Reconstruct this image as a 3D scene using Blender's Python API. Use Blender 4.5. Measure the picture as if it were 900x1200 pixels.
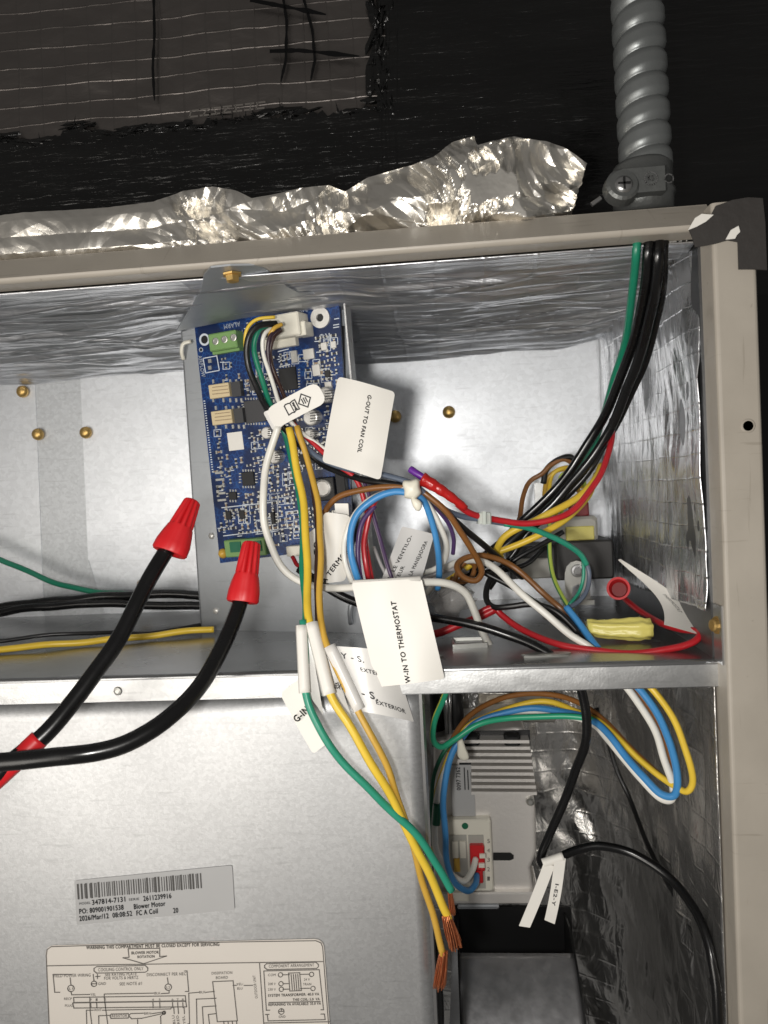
import bpy, math, random
from mathutils import Vector, Matrix, noise
random.seed(7)
for o in list(bpy.data.objects): bpy.data.objects.remove(o)
scene = bpy.context.scene
COL = scene.collection
# ------------------------------------------------------------------ camera
CAM = Vector((0, -.30, 0))
RT = Vector((.99488, .0884, -.04898)); FW = Vector((-.08994, .99549, -.03004)); UP = Vector((.04611, .03429, .99835))
F = 900.0
cd = bpy.data.cameras.new('camera'); cam = bpy.data.objects.new('camera', cd); COL.objects.link(cam)
cam.matrix_world = Matrix(((RT.x, UP.x, -FW.x, CAM.x), (RT.y, UP.y, -FW.y, CAM.y), (RT.z, UP.z, -FW.z, CAM.z), (0, 0, 0, 1)))
cd.sensor_fit = 'VERTICAL'; cd.sensor_height = 36; cd.lens = 36 * F / 1200
cd.clip_start = .01; cd.clip_end = 50
cd.dof.use_dof = True; cd.dof.focus_distance = .345; cd.dof.aperture_fstop = 27e-3 / .0013
scene.camera = cam
scene.render.resolution_x = 768; scene.render.resolution_y = 1024
# ------------------------------------------------------------------ world, lamps, exposure
w = bpy.data.worlds.new('World'); scene.world = w; w.use_nodes = True
w.node_tree.nodes['Background'].inputs[0].default_value = (1, .96, .91, 1)
w.node_tree.nodes['Background'].inputs[1].default_value = .14
def lamp(name, pos, target, size, power, col):
    l = bpy.data.lights.new(name, 'AREA'); l.shape = 'DISK'; l.size = size; l.energy = power; l.color = col
    o = bpy.data.objects.new(name, l); COL.objects.link(o); o.location = pos
    o.rotation_euler = (Vector(target) - Vector(pos)).to_track_quat('-Z', 'Y').to_euler()
    return o
lamp('flash_lamp', CAM - RT * .04 - UP * .012 - FW * .01, CAM + FW - UP * .02, .03, .82, (1, .97, .925))
lamp('fill_lamp', (-.36, -.56, -.16), (-.06, .08, -.03), .42, 2.3, (1, .945, .87))  # soft fill added to brighten the back wall and the left side
scene.view_settings.view_transform = 'Standard'; scene.view_settings.look = 'None'
scene.view_settings.exposure = 0; scene.view_settings.gamma = 1
# ------------------------------------------------------------------ pixel helpers (photo is 900 x 1200)
def ray(x, y): return RT * ((x - 450) / F) + FW + UP * ((600 - y) / F)
def at(x, y, Y=0.0):
    d = ray(x, y); return CAM + d * ((Y - CAM.y) / d.y)
def atz(x, y, Z):
    d = ray(x, y); return CAM + d * ((Z - CAM.z) / d.z)
def atpl(x, y, p0, n):
    d = ray(x, y); return CAM + d * ((p0 - CAM).dot(n) / d.dot(n))
def pxm(n, Y): return n * (Y + .30) / F          # n photo pixels at depth Y, in metres
# ------------------------------------------------------------------ materials
def s2l(c): return tuple(((v / 255) / 12.92 if v / 255 <= .04045 else ((v / 255 + .055) / 1.055) ** 2.4) for v in c)
def newmat(name):
    m = bpy.data.materials.new(name); m.use_nodes = True
    return m, m.node_tree.nodes, m.node_tree.links, m.node_tree.nodes['Principled BSDF']
def mat(name, rgb, rough=.45, metal=0.0, bump=0.0, bscale=300.0, var=0.0, vscale=60.0, spec=.5, stretch=(1, 1, 1), rvar=0.0, detail=3, alpha=1, trans=0, coat=0):
    m, N, L, B = newmat(name)
    c = s2l(rgb)
    B.inputs['Base Color'].default_value = (*c, 1); B.inputs['Roughness'].default_value = rough
    B.inputs['Metallic'].default_value = metal; B.inputs['Specular IOR Level'].default_value = spec
    if coat: B.inputs['Coat Weight'].default_value = coat; B.inputs['Coat Roughness'].default_value = .15
    if alpha < 1: B.inputs['Alpha'].default_value = alpha
    if trans: B.inputs['Transmission Weight'].default_value = trans
    if var or bump or rvar:
        tc = N.new('ShaderNodeTexCoord'); mp = N.new('ShaderNodeMapping'); mp.inputs['Scale'].default_value = stretch
        L.new(tc.outputs['Object'], mp.inputs[0])
    if var or rvar:
        n = N.new('ShaderNodeTexNoise'); n.inputs['Scale'].default_value = vscale; n.inputs['Detail'].default_value = detail + 2
        L.new(mp.outputs[0], n.inputs['Vector'])
        if var:
            r = N.new('ShaderNodeMix'); r.data_type = 'RGBA'
            r.inputs[6].default_value = (*[v * (1 - var) for v in c], 1); r.inputs[7].default_value = (*[min(1, v * (1 + var)) for v in c], 1)
            L.new(n.outputs[0], r.inputs[0]); L.new(r.outputs[2], B.inputs['Base Color'])
        if rvar:
            q = N.new('ShaderNodeMapRange'); q.inputs[3].default_value = max(.02, rough - rvar); q.inputs[4].default_value = rough + rvar
            q.inputs[1].default_value = .3; q.inputs[2].default_value = .7
            L.new(n.outputs[0], q.inputs[0]); L.new(q.outputs[0], B.inputs['Roughness'])
    if bump:
        n2 = N.new('ShaderNodeTexNoise'); n2.inputs['Scale'].default_value = bscale; n2.inputs['Detail'].default_value = detail
        L.new(mp.outputs[0], n2.inputs['Vector'])
        b = N.new('ShaderNodeBump'); b.inputs['Strength'].default_value = bump; b.inputs['Distance'].default_value = .001
        L.new(n2.outputs[0], b.inputs['Height']); L.new(b.outputs[0], B.inputs['Normal'])
    return m
def galv(name, rgb, rough, spangle=.12, vs=170, bump=.06, big=.1):
    m, N, L, B = newmat(name); c = s2l(rgb)
    B.inputs['Metallic'].default_value = .88
    tc = N.new('ShaderNodeTexCoord')
    v = N.new('ShaderNodeTexVoronoi'); v.inputs['Scale'].default_value = vs
    nn = N.new('ShaderNodeTexNoise'); nn.inputs['Scale'].default_value = vs * 2.2; nn.inputs['Detail'].default_value = 4
    L.new(tc.outputs['Object'], v.inputs['Vector']); L.new(tc.outputs['Object'], nn.inputs['Vector'])
    bw = N.new('ShaderNodeSeparateColor'); L.new(v.outputs['Color'], bw.inputs[0])
    ad = N.new('ShaderNodeMath'); ad.operation = 'ADD'; L.new(bw.outputs[0], ad.inputs[0]); L.new(nn.outputs[0], ad.inputs[1])
    lo = N.new('ShaderNodeTexNoise'); lo.inputs['Scale'].default_value = 14; lo.inputs['Detail'].default_value = 5
    L.new(tc.outputs['Object'], lo.inputs['Vector'])
    r = N.new('ShaderNodeMix'); r.data_type = 'RGBA'
    r.inputs[6].default_value = (*[x * (1 - spangle) for x in c], 1); r.inputs[7].default_value = (*[min(1, x * (1 + spangle)) for x in c], 1)
    h = N.new('ShaderNodeMath'); h.operation = 'MULTIPLY'; h.inputs[1].default_value = .5; L.new(ad.outputs[0], h.inputs[0])
    L.new(h.outputs[0], r.inputs[0]); L.new(r.outputs[2], B.inputs['Base Color'])
    sm = N.new('ShaderNodeMapping'); sm.inputs['Scale'].default_value = (14, 14, 160); sm.inputs['Rotation'].default_value = (.1, .5, .2); L.new(tc.outputs['Object'], sm.inputs[0])
    sn = N.new('ShaderNodeTexNoise'); sn.inputs['Scale'].default_value = 4; sn.inputs['Detail'].default_value = 6; L.new(sm.outputs[0], sn.inputs['Vector'])
    sr = N.new('ShaderNodeMapRange'); sr.inputs[1].default_value = .60; sr.inputs[2].default_value = .72; sr.inputs[4].default_value = .22; L.new(sn.outputs[0], sr.inputs[0])
    dk = N.new('ShaderNodeMix'); dk.data_type = 'RGBA'; dk.inputs[7].default_value = (*[x * .45 for x in c], 1); L.new(sr.outputs[0], dk.inputs[0]); L.new(r.outputs[2], dk.inputs[6]); L.new(dk.outputs[2], B.inputs['Base Color'])
    q = N.new('ShaderNodeMapRange'); q.inputs[1].default_value = .3; q.inputs[2].default_value = .7
    q.inputs[3].default_value = rough - big; q.inputs[4].default_value = rough + big
    L.new(lo.outputs[0], q.inputs[0]); L.new(q.outputs[0], B.inputs['Roughness'])
    b = N.new('ShaderNodeBump'); b.inputs['Strength'].default_value = bump; b.inputs['Distance'].default_value = .0006
    L.new(ad.outputs[0], b.inputs['Height']); L.new(b.outputs[0], B.inputs['Normal'])
    return m
def foilmat(name, rgb, rough, axis_u, axis_v, cell, bump=.5, bscale=180, stretch=(1, 1, 1), scrim=.6, wob_amt=.008, lw=.07):
    """aluminium facing with a reinforcing thread grid pressed through it"""
    m, N, L, B = newmat(name); c = s2l(rgb)
    B.inputs['Metallic'].default_value = .95; B.inputs['Base Color'].default_value = (*c, 1)
    tc = N.new('ShaderNodeTexCoord'); mp = N.new('ShaderNodeMapping'); mp.inputs['Scale'].default_value = stretch
    L.new(tc.outputs['Object'], mp.inputs[0])
    n = N.new('ShaderNodeTexNoise'); n.inputs['Scale'].default_value = bscale; n.inputs['Detail'].default_value = 6; n.inputs['Distortion'].default_value = .6
    L.new(mp.outputs[0], n.inputs['Vector'])
    q = N.new('ShaderNodeMapRange'); q.inputs[3].default_value = rough - .08; q.inputs[4].default_value = rough + .12
    L.new(n.outputs[0], q.inputs[0]); L.new(q.outputs[0], B.inputs['Roughness'])
    sx = N.new('ShaderNodeSeparateXYZ')
    wob = N.new('ShaderNodeTexNoise'); wob.inputs['Scale'].default_value = 25; L.new(tc.outputs['Object'], wob.inputs['Vector'])
    wm = N.new('ShaderNodeMixRGB'); wm.blend_type = 'ADD'; wm.inputs[0].default_value = wob_amt
    L.new(tc.outputs['Object'], wm.inputs[1]); L.new(wob.outputs['Color'], wm.inputs[2]); L.new(wm.outputs[0], sx.inputs[0])
    hs = []
    for ax, ce in ((axis_u, cell), (axis_v, cell * .8)):
        d = N.new('ShaderNodeMath'); d.operation = 'DIVIDE'; d.inputs[1].default_value = ce; L.new(sx.outputs[ax], d.inputs[0])
        pp = N.new('ShaderNodeMath'); pp.operation = 'PINGPONG'; pp.inputs[1].default_value = .5; L.new(d.outputs[0], pp.inputs[0])
        mr = N.new('ShaderNodeMapRange'); mr.inputs[1].default_value = 0; mr.inputs[2].default_value = lw; mr.inputs[3].default_value = 1; mr.inputs[4].default_value = 0
        L.new(pp.outputs[0], mr.inputs[0]); hs.append(mr)
    mx = N.new('ShaderNodeMath'); mx.operation = 'MAXIMUM'; L.new(hs[0].outputs[0], mx.inputs[0]); L.new(hs[1].outputs[0], mx.inputs[1])
    b1 = N.new('ShaderNodeBump'); b1.inputs['Strength'].default_value = bump; b1.inputs['Distance'].default_value = .0025; L.new(n.outputs[0], b1.inputs['Height'])
    b2 = N.new('ShaderNodeBump'); b2.inputs['Strength'].default_value = scrim; b2.inputs['Distance'].default_value = .0006; L.new(mx.outputs[0], b2.inputs['Height'])
    L.new(b1.outputs[0], b2.inputs['Normal']); L.new(b2.outputs[0], B.inputs['Normal'])
    return m
M = {}
M['paint'] = mat('beige_paint', (165, 158, 147), .42, bump=.10, bscale=200, var=.13, vscale=38, rvar=.09, detail=8)
def wear(m, dark=.55):
    N = m.node_tree.nodes; L = m.node_tree.links; B = N['Principled BSDF']; src = B.inputs['Base Color'].links[0].from_socket
    tc = N.new('ShaderNodeTexCoord'); out = src
    for sc, rot, scale, lo, hi, amt in (((6, 6, 120), (.3, .2, .9), 5, .66, .70, .35), ((120, 6, 6), (.1, .5, .2), 5, .67, .71, .3), ((1, 1, 1), (0, 0, 0), 330, .70, .74, .45), ((1, 1, 1), (0, 0, 0), 16, .5, .75, .16)):
        mp = N.new('ShaderNodeMapping'); mp.inputs['Scale'].default_value = sc; mp.inputs['Rotation'].default_value = rot; L.new(tc.outputs['Object'], mp.inputs[0])
        n = N.new('ShaderNodeTexNoise'); n.inputs['Scale'].default_value = scale; n.inputs['Detail'].default_value = 4; L.new(mp.outputs[0], n.inputs['Vector'])
        r = N.new('ShaderNodeMapRange'); r.inputs[1].default_value = lo; r.inputs[2].default_value = hi; r.inputs[4].default_value = amt; L.new(n.outputs[0], r.inputs[0])
        x = N.new('ShaderNodeMix'); x.data_type = 'RGBA'; x.blend_type = 'MULTIPLY'; x.inputs[7].default_value = (dark, dark * .95, dark * .88, 1); L.new(r.outputs[0], x.inputs[0]); L.new(out, x.inputs[6]); out = x.outputs[2]
    L.new(out, B.inputs['Base Color'])
wear(M['paint'])
M['galv'] = galv('galvanized_back', (228, 231, 235), .50, .10, 420, .07, .07)
M['galv_panel'] = galv('galvanized_panel', (190, 191, 192), .45, .13, 800, .07, .05)
M['galv_bracket'] = galv('galvanized_bracket', (184, 188, 192), .48, .04, 300, .02, .05)
M['galv_shelf'] = galv('galvanized_shelf', (148, 149, 150), .27, .06, 200, .03, .07)
M['galv_lip'] = galv('galvanized_lip', (196, 197, 197), .42, .10, 420, .12)
M['foil_ceiling'] = foilmat('foil_ceiling', (226, 228, 232), .33, 0, 1, .021, .4, 50, (.7, 7, 1), .3)
M['foil_side'] = foilmat('foil_side', (222, 223, 225), .25, 1, 2, .0125, .6, 55, (1, 3, .8), .4, .004, .045)
M['foil_dark'] = foilmat('foil_dark', (206, 205, 203), .20, 1, 2, .016, .55, 60, (2, 2, 1), .25)
M['foil_crumple'] = mat('foil_crumple', (240, 236, 228), .38, 1, bump=.2, bscale=160, rvar=.08, vscale=40, detail=3)
M['duct'] = foilmat('duct_facing', (114, 109, 106), .36, 0, 2, .0125, .16, 70, (1, 1, 2), .42, .004, .05)
M['mastic'] = mat('black_mastic', (7, 7, 7), .24, spec=.5, bump=1.0, bscale=170, stretch=(.3, 1, 2.4), detail=8, rvar=.1, vscale=60, var=.3)
M['ink'] = mat('black_ink', (9, 9, 10), .6, spec=.15)
M['print'] = mat('print_ink', (38, 38, 40), .6)
M['print_faded'] = mat('print_faded', (92, 88, 84), .6)
M['print_grey'] = mat('barcode_ink', (70, 68, 66), .6)
M['tape'] = mat('dark_tape', (52, 49, 47), .55, bump=.25, bscale=260, var=.12, vscale=60)
M['paper'] = mat('white_paper', (226, 223, 216), .5, bump=.10, bscale=90, var=.05, vscale=35)
M['paper_grey'] = mat('grey_paper', (206, 205, 203), .5, bump=.05, bscale=150)
M['film'] = mat('clear_film', (232, 230, 226), .3, alpha=.82, bump=.1, bscale=120)
M['sticker'] = mat('silver_sticker', (166, 166, 166), .5, bump=.04, bscale=120, var=.03)
M['sticker_white'] = mat('diagram_sticker', (206, 200, 192), .45, bump=.05, bscale=100, var=.03)
M['conduit'] = mat('grey_conduit', (120, 123, 123), .42, .55, bump=.15, bscale=220, var=.12, vscale=70, rvar=.1)
M['zinc'] = mat('zinc_casting', (112, 114, 113), .4, .7, bump=.25, bscale=300, var=.15, vscale=90)
M['steel'] = mat('steel', (170, 170, 170), .3, .9)
M['tin'] = mat('tin', (190, 190, 185), .35, .85)
M['brass'] = mat('brass', (206, 172, 108), .42, .9, bump=.05, var=.15, vscale=300)
M['pcb'] = None
M['silk'] = mat('silkscreen', (205, 212, 220), .6)
M['green_term'] = mat('green_terminal', (116, 152, 92), .4, var=.08, vscale=200)
M['nylon'] = mat('white_nylon', (222, 218, 204), .38, spec=.5)
M['relay'] = mat('tan_relay', (208, 190, 152), .5)
M['chip'] = mat('black_chip', (22, 22, 24), .45)
M['chip_grey'] = mat('grey_chip', (58, 58, 60), .5)
M['cap_can'] = mat('silver_can', (212, 210, 205), .35, .5)
M['resist'] = mat('resistor_body', (38, 36, 36), .4)
M['cercap'] = mat('ceramic_cap', (150, 128, 104), .45)
M['red_nut'] = mat('red_connector', (196, 28, 34), .42, bump=.04, bscale=300, var=.05)
M['red_shade'] = mat('red_hole_shade', (120, 14, 16), .5)
M['red_shrink'] = mat('red_shrink', (176, 30, 28), .22, bump=.7, bscale=330, detail=4)
M['black_cable'] = mat('black_cable', (12, 12, 13), .27, bump=.1, bscale=120, stretch=(1, 1, 1), rvar=.06, vscale=80)
M['yellow_soft'] = mat('pale_yellow_plastic', (232, 220, 122), .35, bump=.6, bscale=160, alpha=.86)
M['copper'] = mat('copper', (205, 125, 85), .35, .85, bump=.9, bscale=700, stretch=(1, 1, .12))
M['trans_box'] = mat('transformer_steel', (62, 61, 60), .5, .35, bump=.1, bscale=150)
M['coil_wrap'] = mat('coil_wrap', (170, 168, 160), .4)
M['motor'] = mat('motor_aluminium', (224, 220, 215), .45, .55, bump=.12, bscale=500, var=.04)
M['scroll'] = mat('blower_scroll', (150, 150, 152), .4, .7, bump=.25, bscale=40, stretch=(4, 4, .6), rvar=.12, vscale=50)
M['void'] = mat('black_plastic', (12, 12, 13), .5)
M['tie'] = mat('tie_nylon', (226, 222, 206), .4)
M['clip'] = mat('clear_clip', (205, 212, 205), .3, alpha=.75)
M['bag'] = mat('clear_bag', (190, 188, 185), .15, alpha=.28, bump=.5, bscale=90)
def wmat(n, rgb, rough=.36): M[n] = mat('wire_' + n, rgb, rough, bump=.12, bscale=160, var=.10, vscale=150, rvar=.08)
for n, c in dict(yellow=(222, 188, 60), gold=(196, 156, 62), green=(24, 120, 92), teal=(40, 138, 112), white=(226, 224, 216), black=(19, 19, 20), brown=(128, 84, 42),
                 dkbrown=(58, 38, 32), blue=(64, 136, 194), purple=(86, 62, 110), violet=(98, 36, 142), red=(180, 32, 40), darkred=(140, 14, 24), grey=(88, 98, 114), ltgrey=(176, 172, 172), dgreen=(24, 98, 70)).items(): wmat(n, c)
def stripe(name, a, b, frac=.3):
    m, N, L, B = newmat(name); B.inputs['Roughness'].default_value = .36
    uv = N.new('ShaderNodeUVMap'); sx = N.new('ShaderNodeSeparateXYZ'); L.new(uv.outputs[0], sx.inputs[0])
    lt = N.new('ShaderNodeMath'); lt.operation = 'LESS_THAN'; lt.inputs[1].default_value = frac
    L.new(sx.outputs[0], lt.inputs[0])
    r = N.new('ShaderNodeMix'); r.data_type = 'RGBA'; r.inputs[6].default_value = (*s2l(a), 1); r.inputs[7].default_value = (*s2l(b), 1)
    L.new(lt.outputs[0], r.inputs[0]); L.new(r.outputs[2], B.inputs['Base Color']); return m
M['ground'] = stripe('wire_ground', (38, 150, 112), (206, 206, 70), .42)
M['ground2'] = stripe('wire_ground_two', (176, 196, 84), (70, 140, 90), .35)
M['purplewhite'] = stripe('wire_purple_white', (70, 50, 84), (206, 200, 206), .4)
M['purpledark'] = stripe('wire_purple_dark', (52, 36, 46), (180, 170, 178), .3)
def pcbmat():
    m, N, L, B = newmat('circuit_board'); B.inputs['Roughness'].default_value = .3
    tc = N.new('ShaderNodeTexCoord')
    br = N.new('ShaderNodeTexVoronoi'); br.feature = 'DISTANCE_TO_EDGE'; br.distance = 'MANHATTAN' if hasattr(br, 'distance') else br.distance; br.inputs['Scale'].default_value = 420
    L.new(tc.outputs['Object'], br.inputs['Vector'])
    mr = N.new('ShaderNodeMapRange'); mr.inputs[1].default_value = .02; mr.inputs[2].default_value = .09; L.new(br.outputs['Distance'], mr.inputs[0])
    n = N.new('ShaderNodeTexNoise'); n.inputs['Scale'].default_value = 70; L.new(tc.outputs['Object'], n.inputs['Vector'])
    a = N.new('ShaderNodeMix'); a.data_type = 'RGBA'; a.inputs[6].default_value = (*s2l((30, 76, 136)), 1); a.inputs[7].default_value = (*s2l((12, 44, 98)), 1)
    L.new(mr.outputs[0], a.inputs[0])
    b = N.new('ShaderNodeMix'); b.data_type = 'RGBA'; b.inputs[7].default_value = (*s2l((10, 32, 72)), 1)
    g = N.new('ShaderNodeMapRange'); g.inputs[1].default_value = .45; g.inputs[2].default_value = .6; L.new(n.outputs[0], g.inputs[0])
    L.new(g.outputs[0], b.inputs[0]); L.new(a.outputs[2], b.inputs[6]); L.new(b.outputs[2], B.inputs['Base Color'])
    return m
M['pcb'] = pcbmat()
# ------------------------------------------------------------------ object helpers
def tag(o, label=None, cat=None, group=None, kind=None):
    if label: o['label'] = label
    if cat: o['category'] = cat
    if group: o['group'] = group
    if kind: o['kind'] = kind
    return o
def empty(name, loc, label, cat, group=None):
    o = bpy.data.objects.new(name, None); COL.objects.link(o); o.location = loc; o.empty_display_size = .01
    return tag(o, label, cat, group)
def make(name, verts, faces, m, parent=None, smooth=False, uvs=None):
    me = bpy.data.meshes.new(name); me.from_pydata([tuple(v) for v in verts], [], faces); me.update()
    if smooth:
        for p in me.polygons: p.use_smooth = True
    if uvs:
        ul = me.uv_layers.new()
        for p in me.polygons:
            for li, vi in zip(p.loop_indices, p.vertices): ul.data[li].uv = uvs[vi]
    o = bpy.data.objects.new(name, me); COL.objects.link(o)
    me.materials.append(M[m] if isinstance(m, str) else m)
    if parent:
        o.parent = parent; q = parent; off = Vector()
        while q: off += q.location; q = q.parent
        o.location = -off
    return o
class MB:
    def __init__(s): s.v = []; s.f = []
    def add(s, vs, fs):
        b = len(s.v); s.v += [Vector(x) for x in vs]; s.f += [tuple(i + b for i in f) for f in fs]; return s
    def box(s, c, hx, hy, hz, ex=Vector((1, 0, 0)), ey=Vector((0, 1, 0)), ez=Vector((0, 0, 1)), bev=0):
        c = Vector(c)
        if not bev:
            vs = [c + ex * (hx * i) + ey * (hy * j) + ez * (hz * k) for k in (-1, 1) for j in (-1, 1) for i in (-1, 1)]
            return s.add(vs, [(0, 2, 3, 1), (4, 5, 7, 6), (0, 1, 5, 4), (2, 6, 7, 3), (0, 4, 6, 2), (1, 3, 7, 5)])
        rings = []
        for (z, ins) in ((-hz, 0), (hz - bev, 0), (hz, bev)):
            r = []
            for (i, j) in ((-1, -1), (1, -1), (1, 1), (-1, 1)):
                for (a, b2) in (((0, 1), (1, 0)) if i * j > 0 else ((1, 0), (0, 1))):
                    r.append(c + ex * (i * (hx - ins - a * bev)) + ey * (j * (hy - ins - b2 * bev)) + ez * z)
            rings.append(r)
        return s.loft(rings)
    def loft(s, rings, caps=True):
        n = len(rings[0]); b = len(s.v)
        for r in rings: s.v += [Vector(x) for x in r]
        for k in range(len(rings) - 1):
            for i in range(n):
                j = (i + 1) % n
                s.f.append((b + k * n + i, b + k * n + j, b + (k + 1) * n + j, b + (k + 1) * n + i))
        if caps:
            s.f.append(tuple(b + i for i in reversed(range(n)))); s.f.append(tuple(b + (len(rings) - 1) * n + i for i in range(n)))
        return s
    def lathe(s, c, axis, prof, seg=20):
        axis = axis.normalized(); a = axis.orthogonal().normalized(); b = axis.cross(a)
        return s.loft([[c + axis * h + (a * math.cos(t) + b * math.sin(t)) * r for t in [2 * math.pi * i / seg for i in range(seg)]] for h, r in prof])
    def prism(s, poly, d):
        n = len(poly); d = Vector(d)
        return s.add([Vector(p) for p in poly] + [Vector(p) + d for p in poly],
                     [tuple(reversed(range(n))), tuple(range(n, 2 * n))] + [(i, (i + 1) % n, n + (i + 1) % n, n + i) for i in range(n)])
    def build(s, name, m, parent=None, smooth=False): 
        o = make(name, s.v, s.f, m, parent, smooth)
        return o
def spline(pts, sub=7):
    P = [Vector(p) for p in pts]; P = [P[0] * 2 - P[1]] + P + [P[-1] * 2 - P[-2]]; out = []
    for i in range(1, len(P) - 2):
        a, b, c, d = P[i - 1:i + 3]
        for k in range(sub):
            t = k / sub
            out.append(.5 * (2 * b + (c - a) * t + (2 * a - 5 * b + 4 * c - d) * t * t + (3 * b - a - 3 * c + d) * t ** 3))
    out.append(P[-2]); return out
def tube_geo(path, r, sides=12, taper=None):
    vs = []; fs = []; uv = []; n = len(path); T = (path[1] - path[0]).normalized()
    nrm = T.orthogonal().normalized(); L = 0
    for i, p in enumerate(path):
        t = (path[min(i + 1, n - 1)] - path[max(i - 1, 0)]).normalized()
        nrm = (nrm - t * nrm.dot(t)).normalized(); b = t.cross(nrm)
        if i: L += (p - path[i - 1]).length
        rr = r if taper is None else taper(i / (n - 1)) * r
        for k in range(sides + 1):
            a = 2 * math.pi * k / sides; vs.append(p + (nrm * math.cos(a) + b * math.sin(a)) * rr); uv.append((k / sides, L))
    for i in range(n - 1):
        for k in range(sides):
            q = i * (sides + 1) + k; fs.append((q, q + 1, q + sides + 2, q + sides + 1))
    for i, rev in ((0, True), (n - 1, False)):
        ring = [i * (sides + 1) + k for k in range(sides)]; fs.append(tuple(reversed(ring) if rev else ring))
    return vs, fs, uv
def pts3(px, wob=0):
    return [at(*p) for p in px]
def wire(name, label, m, wpx, px, cat='wire', group=None, parent=None, sides=12):
    """px: list of (x, y, depth Y) path points traced on the photo with a real depth each"""
    P = pts3(px); Ym = sum(p[2] for p in px) / len(px)
    ph = (len(COL.objects) * 1.37) % 50; sp_ = spline(P)
    sp_ = [q + Vector((nz(q.x * 45, q.z * 45, ph), nz(q.x * 40, q.z * 40, ph + 9), nz(q.x * 45, q.z * 45, ph + 20))) * .0015 for q in sp_]
    vs, fs, uv = tube_geo(sp_, pxm(wpx * (.85 if wpx < 20 else .93), Ym) / 2, sides)
    o = make(name, vs, fs, m, parent, True, uv)
    if not parent: tag(o, label, cat, group)
    return o
_tc = {}
def text_geo(s, bold=.0):
    if (s, bold) in _tc: return _tc[(s, bold)]
    c = bpy.data.curves.new('t', 'FONT'); c.body = s; c.size = 1; c.resolution_u = 3; c.space_character = 1.1
    o = bpy.data.objects.new('t', c); COL.objects.link(o)
    dg = bpy.context.evaluated_depsgraph_get(); me = bpy.data.meshes.new_from_object(o.evaluated_get(dg))
    vs = [v.co.copy() for v in me.vertices]; fs = [tuple(p.vertices) for p in me.polygons]
    bpy.data.objects.remove(o); bpy.data.meshes.remove(me); bpy.data.curves.remove(c)
    if bold > 0:
        n0 = len(vs); base = list(vs); bf_ = list(fs); dd = .6 * bold + .012
        for kx, ky in ((dd, 0), (-dd, 0), (0, dd), (0, -dd)):
            o0 = len(vs); vs += [Vector((v.x + kx, v.y + ky, 0)) for v in base]; fs += [tuple(i + o0 for i in f) for f in bf_]
    x0 = min(v.x for v in vs); x1 = max(v.x for v in vs); y0 = min(v.y for v in vs); y1 = max(v.y for v in vs)
    vs = [((v.x - x0) / (x1 - x0), (v.y) / .73) for v in vs]
    _tc[(s, bold)] = (vs, fs, (x1 - x0) / .73); return _tc[(s, bold)]
def text_on(mb, s, p0, p1, place, hpx=None, bold=.01, lift=.0002):
    """text whose baseline runs p0 -> p1 (photo pixels) on the surface that place(x, y, lift) returns"""
    vs, fs, asp = text_geo(s, bold); dx, dy = p1[0] - p0[0], p1[1] - p0[1]; Ln = math.hypot(dx, dy)
    h = hpx or Ln / asp; ux, uy = dy / Ln * h, -dx / Ln * h
    mb.add([place(p0[0] + dx * a + ux * b, p0[1] + dy * a + uy * b, lift) for a, b in vs], fs)
def line_on(mb, pts, wpx, place, lift=.0002, closed=False):
    pts = list(pts) + ([pts[0]] if closed else [])
    for (x0, y0), (x1, y1) in zip(pts, pts[1:]):
        dx, dy = x1 - x0, y1 - y0; L = math.hypot(dx, dy) or 1; nx, ny = -dy / L * wpx / 2, dx / L * wpx / 2; ex, ey = dx / L * wpx / 2, dy / L * wpx / 2
        mb.add([place(x0 + nx - ex, y0 + ny - ey, lift), place(x0 - nx - ex, y0 - ny - ey, lift), place(x1 - nx + ex, y1 - ny + ey, lift), place(x1 + nx + ex, y1 + ny + ey, lift)], [(0, 1, 2, 3)])
def circ(x, y, r, n=14): return [(x + r * math.cos(2 * math.pi * i / n), y + r * math.sin(2 * math.pi * i / n)) for i in range(n)]
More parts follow.
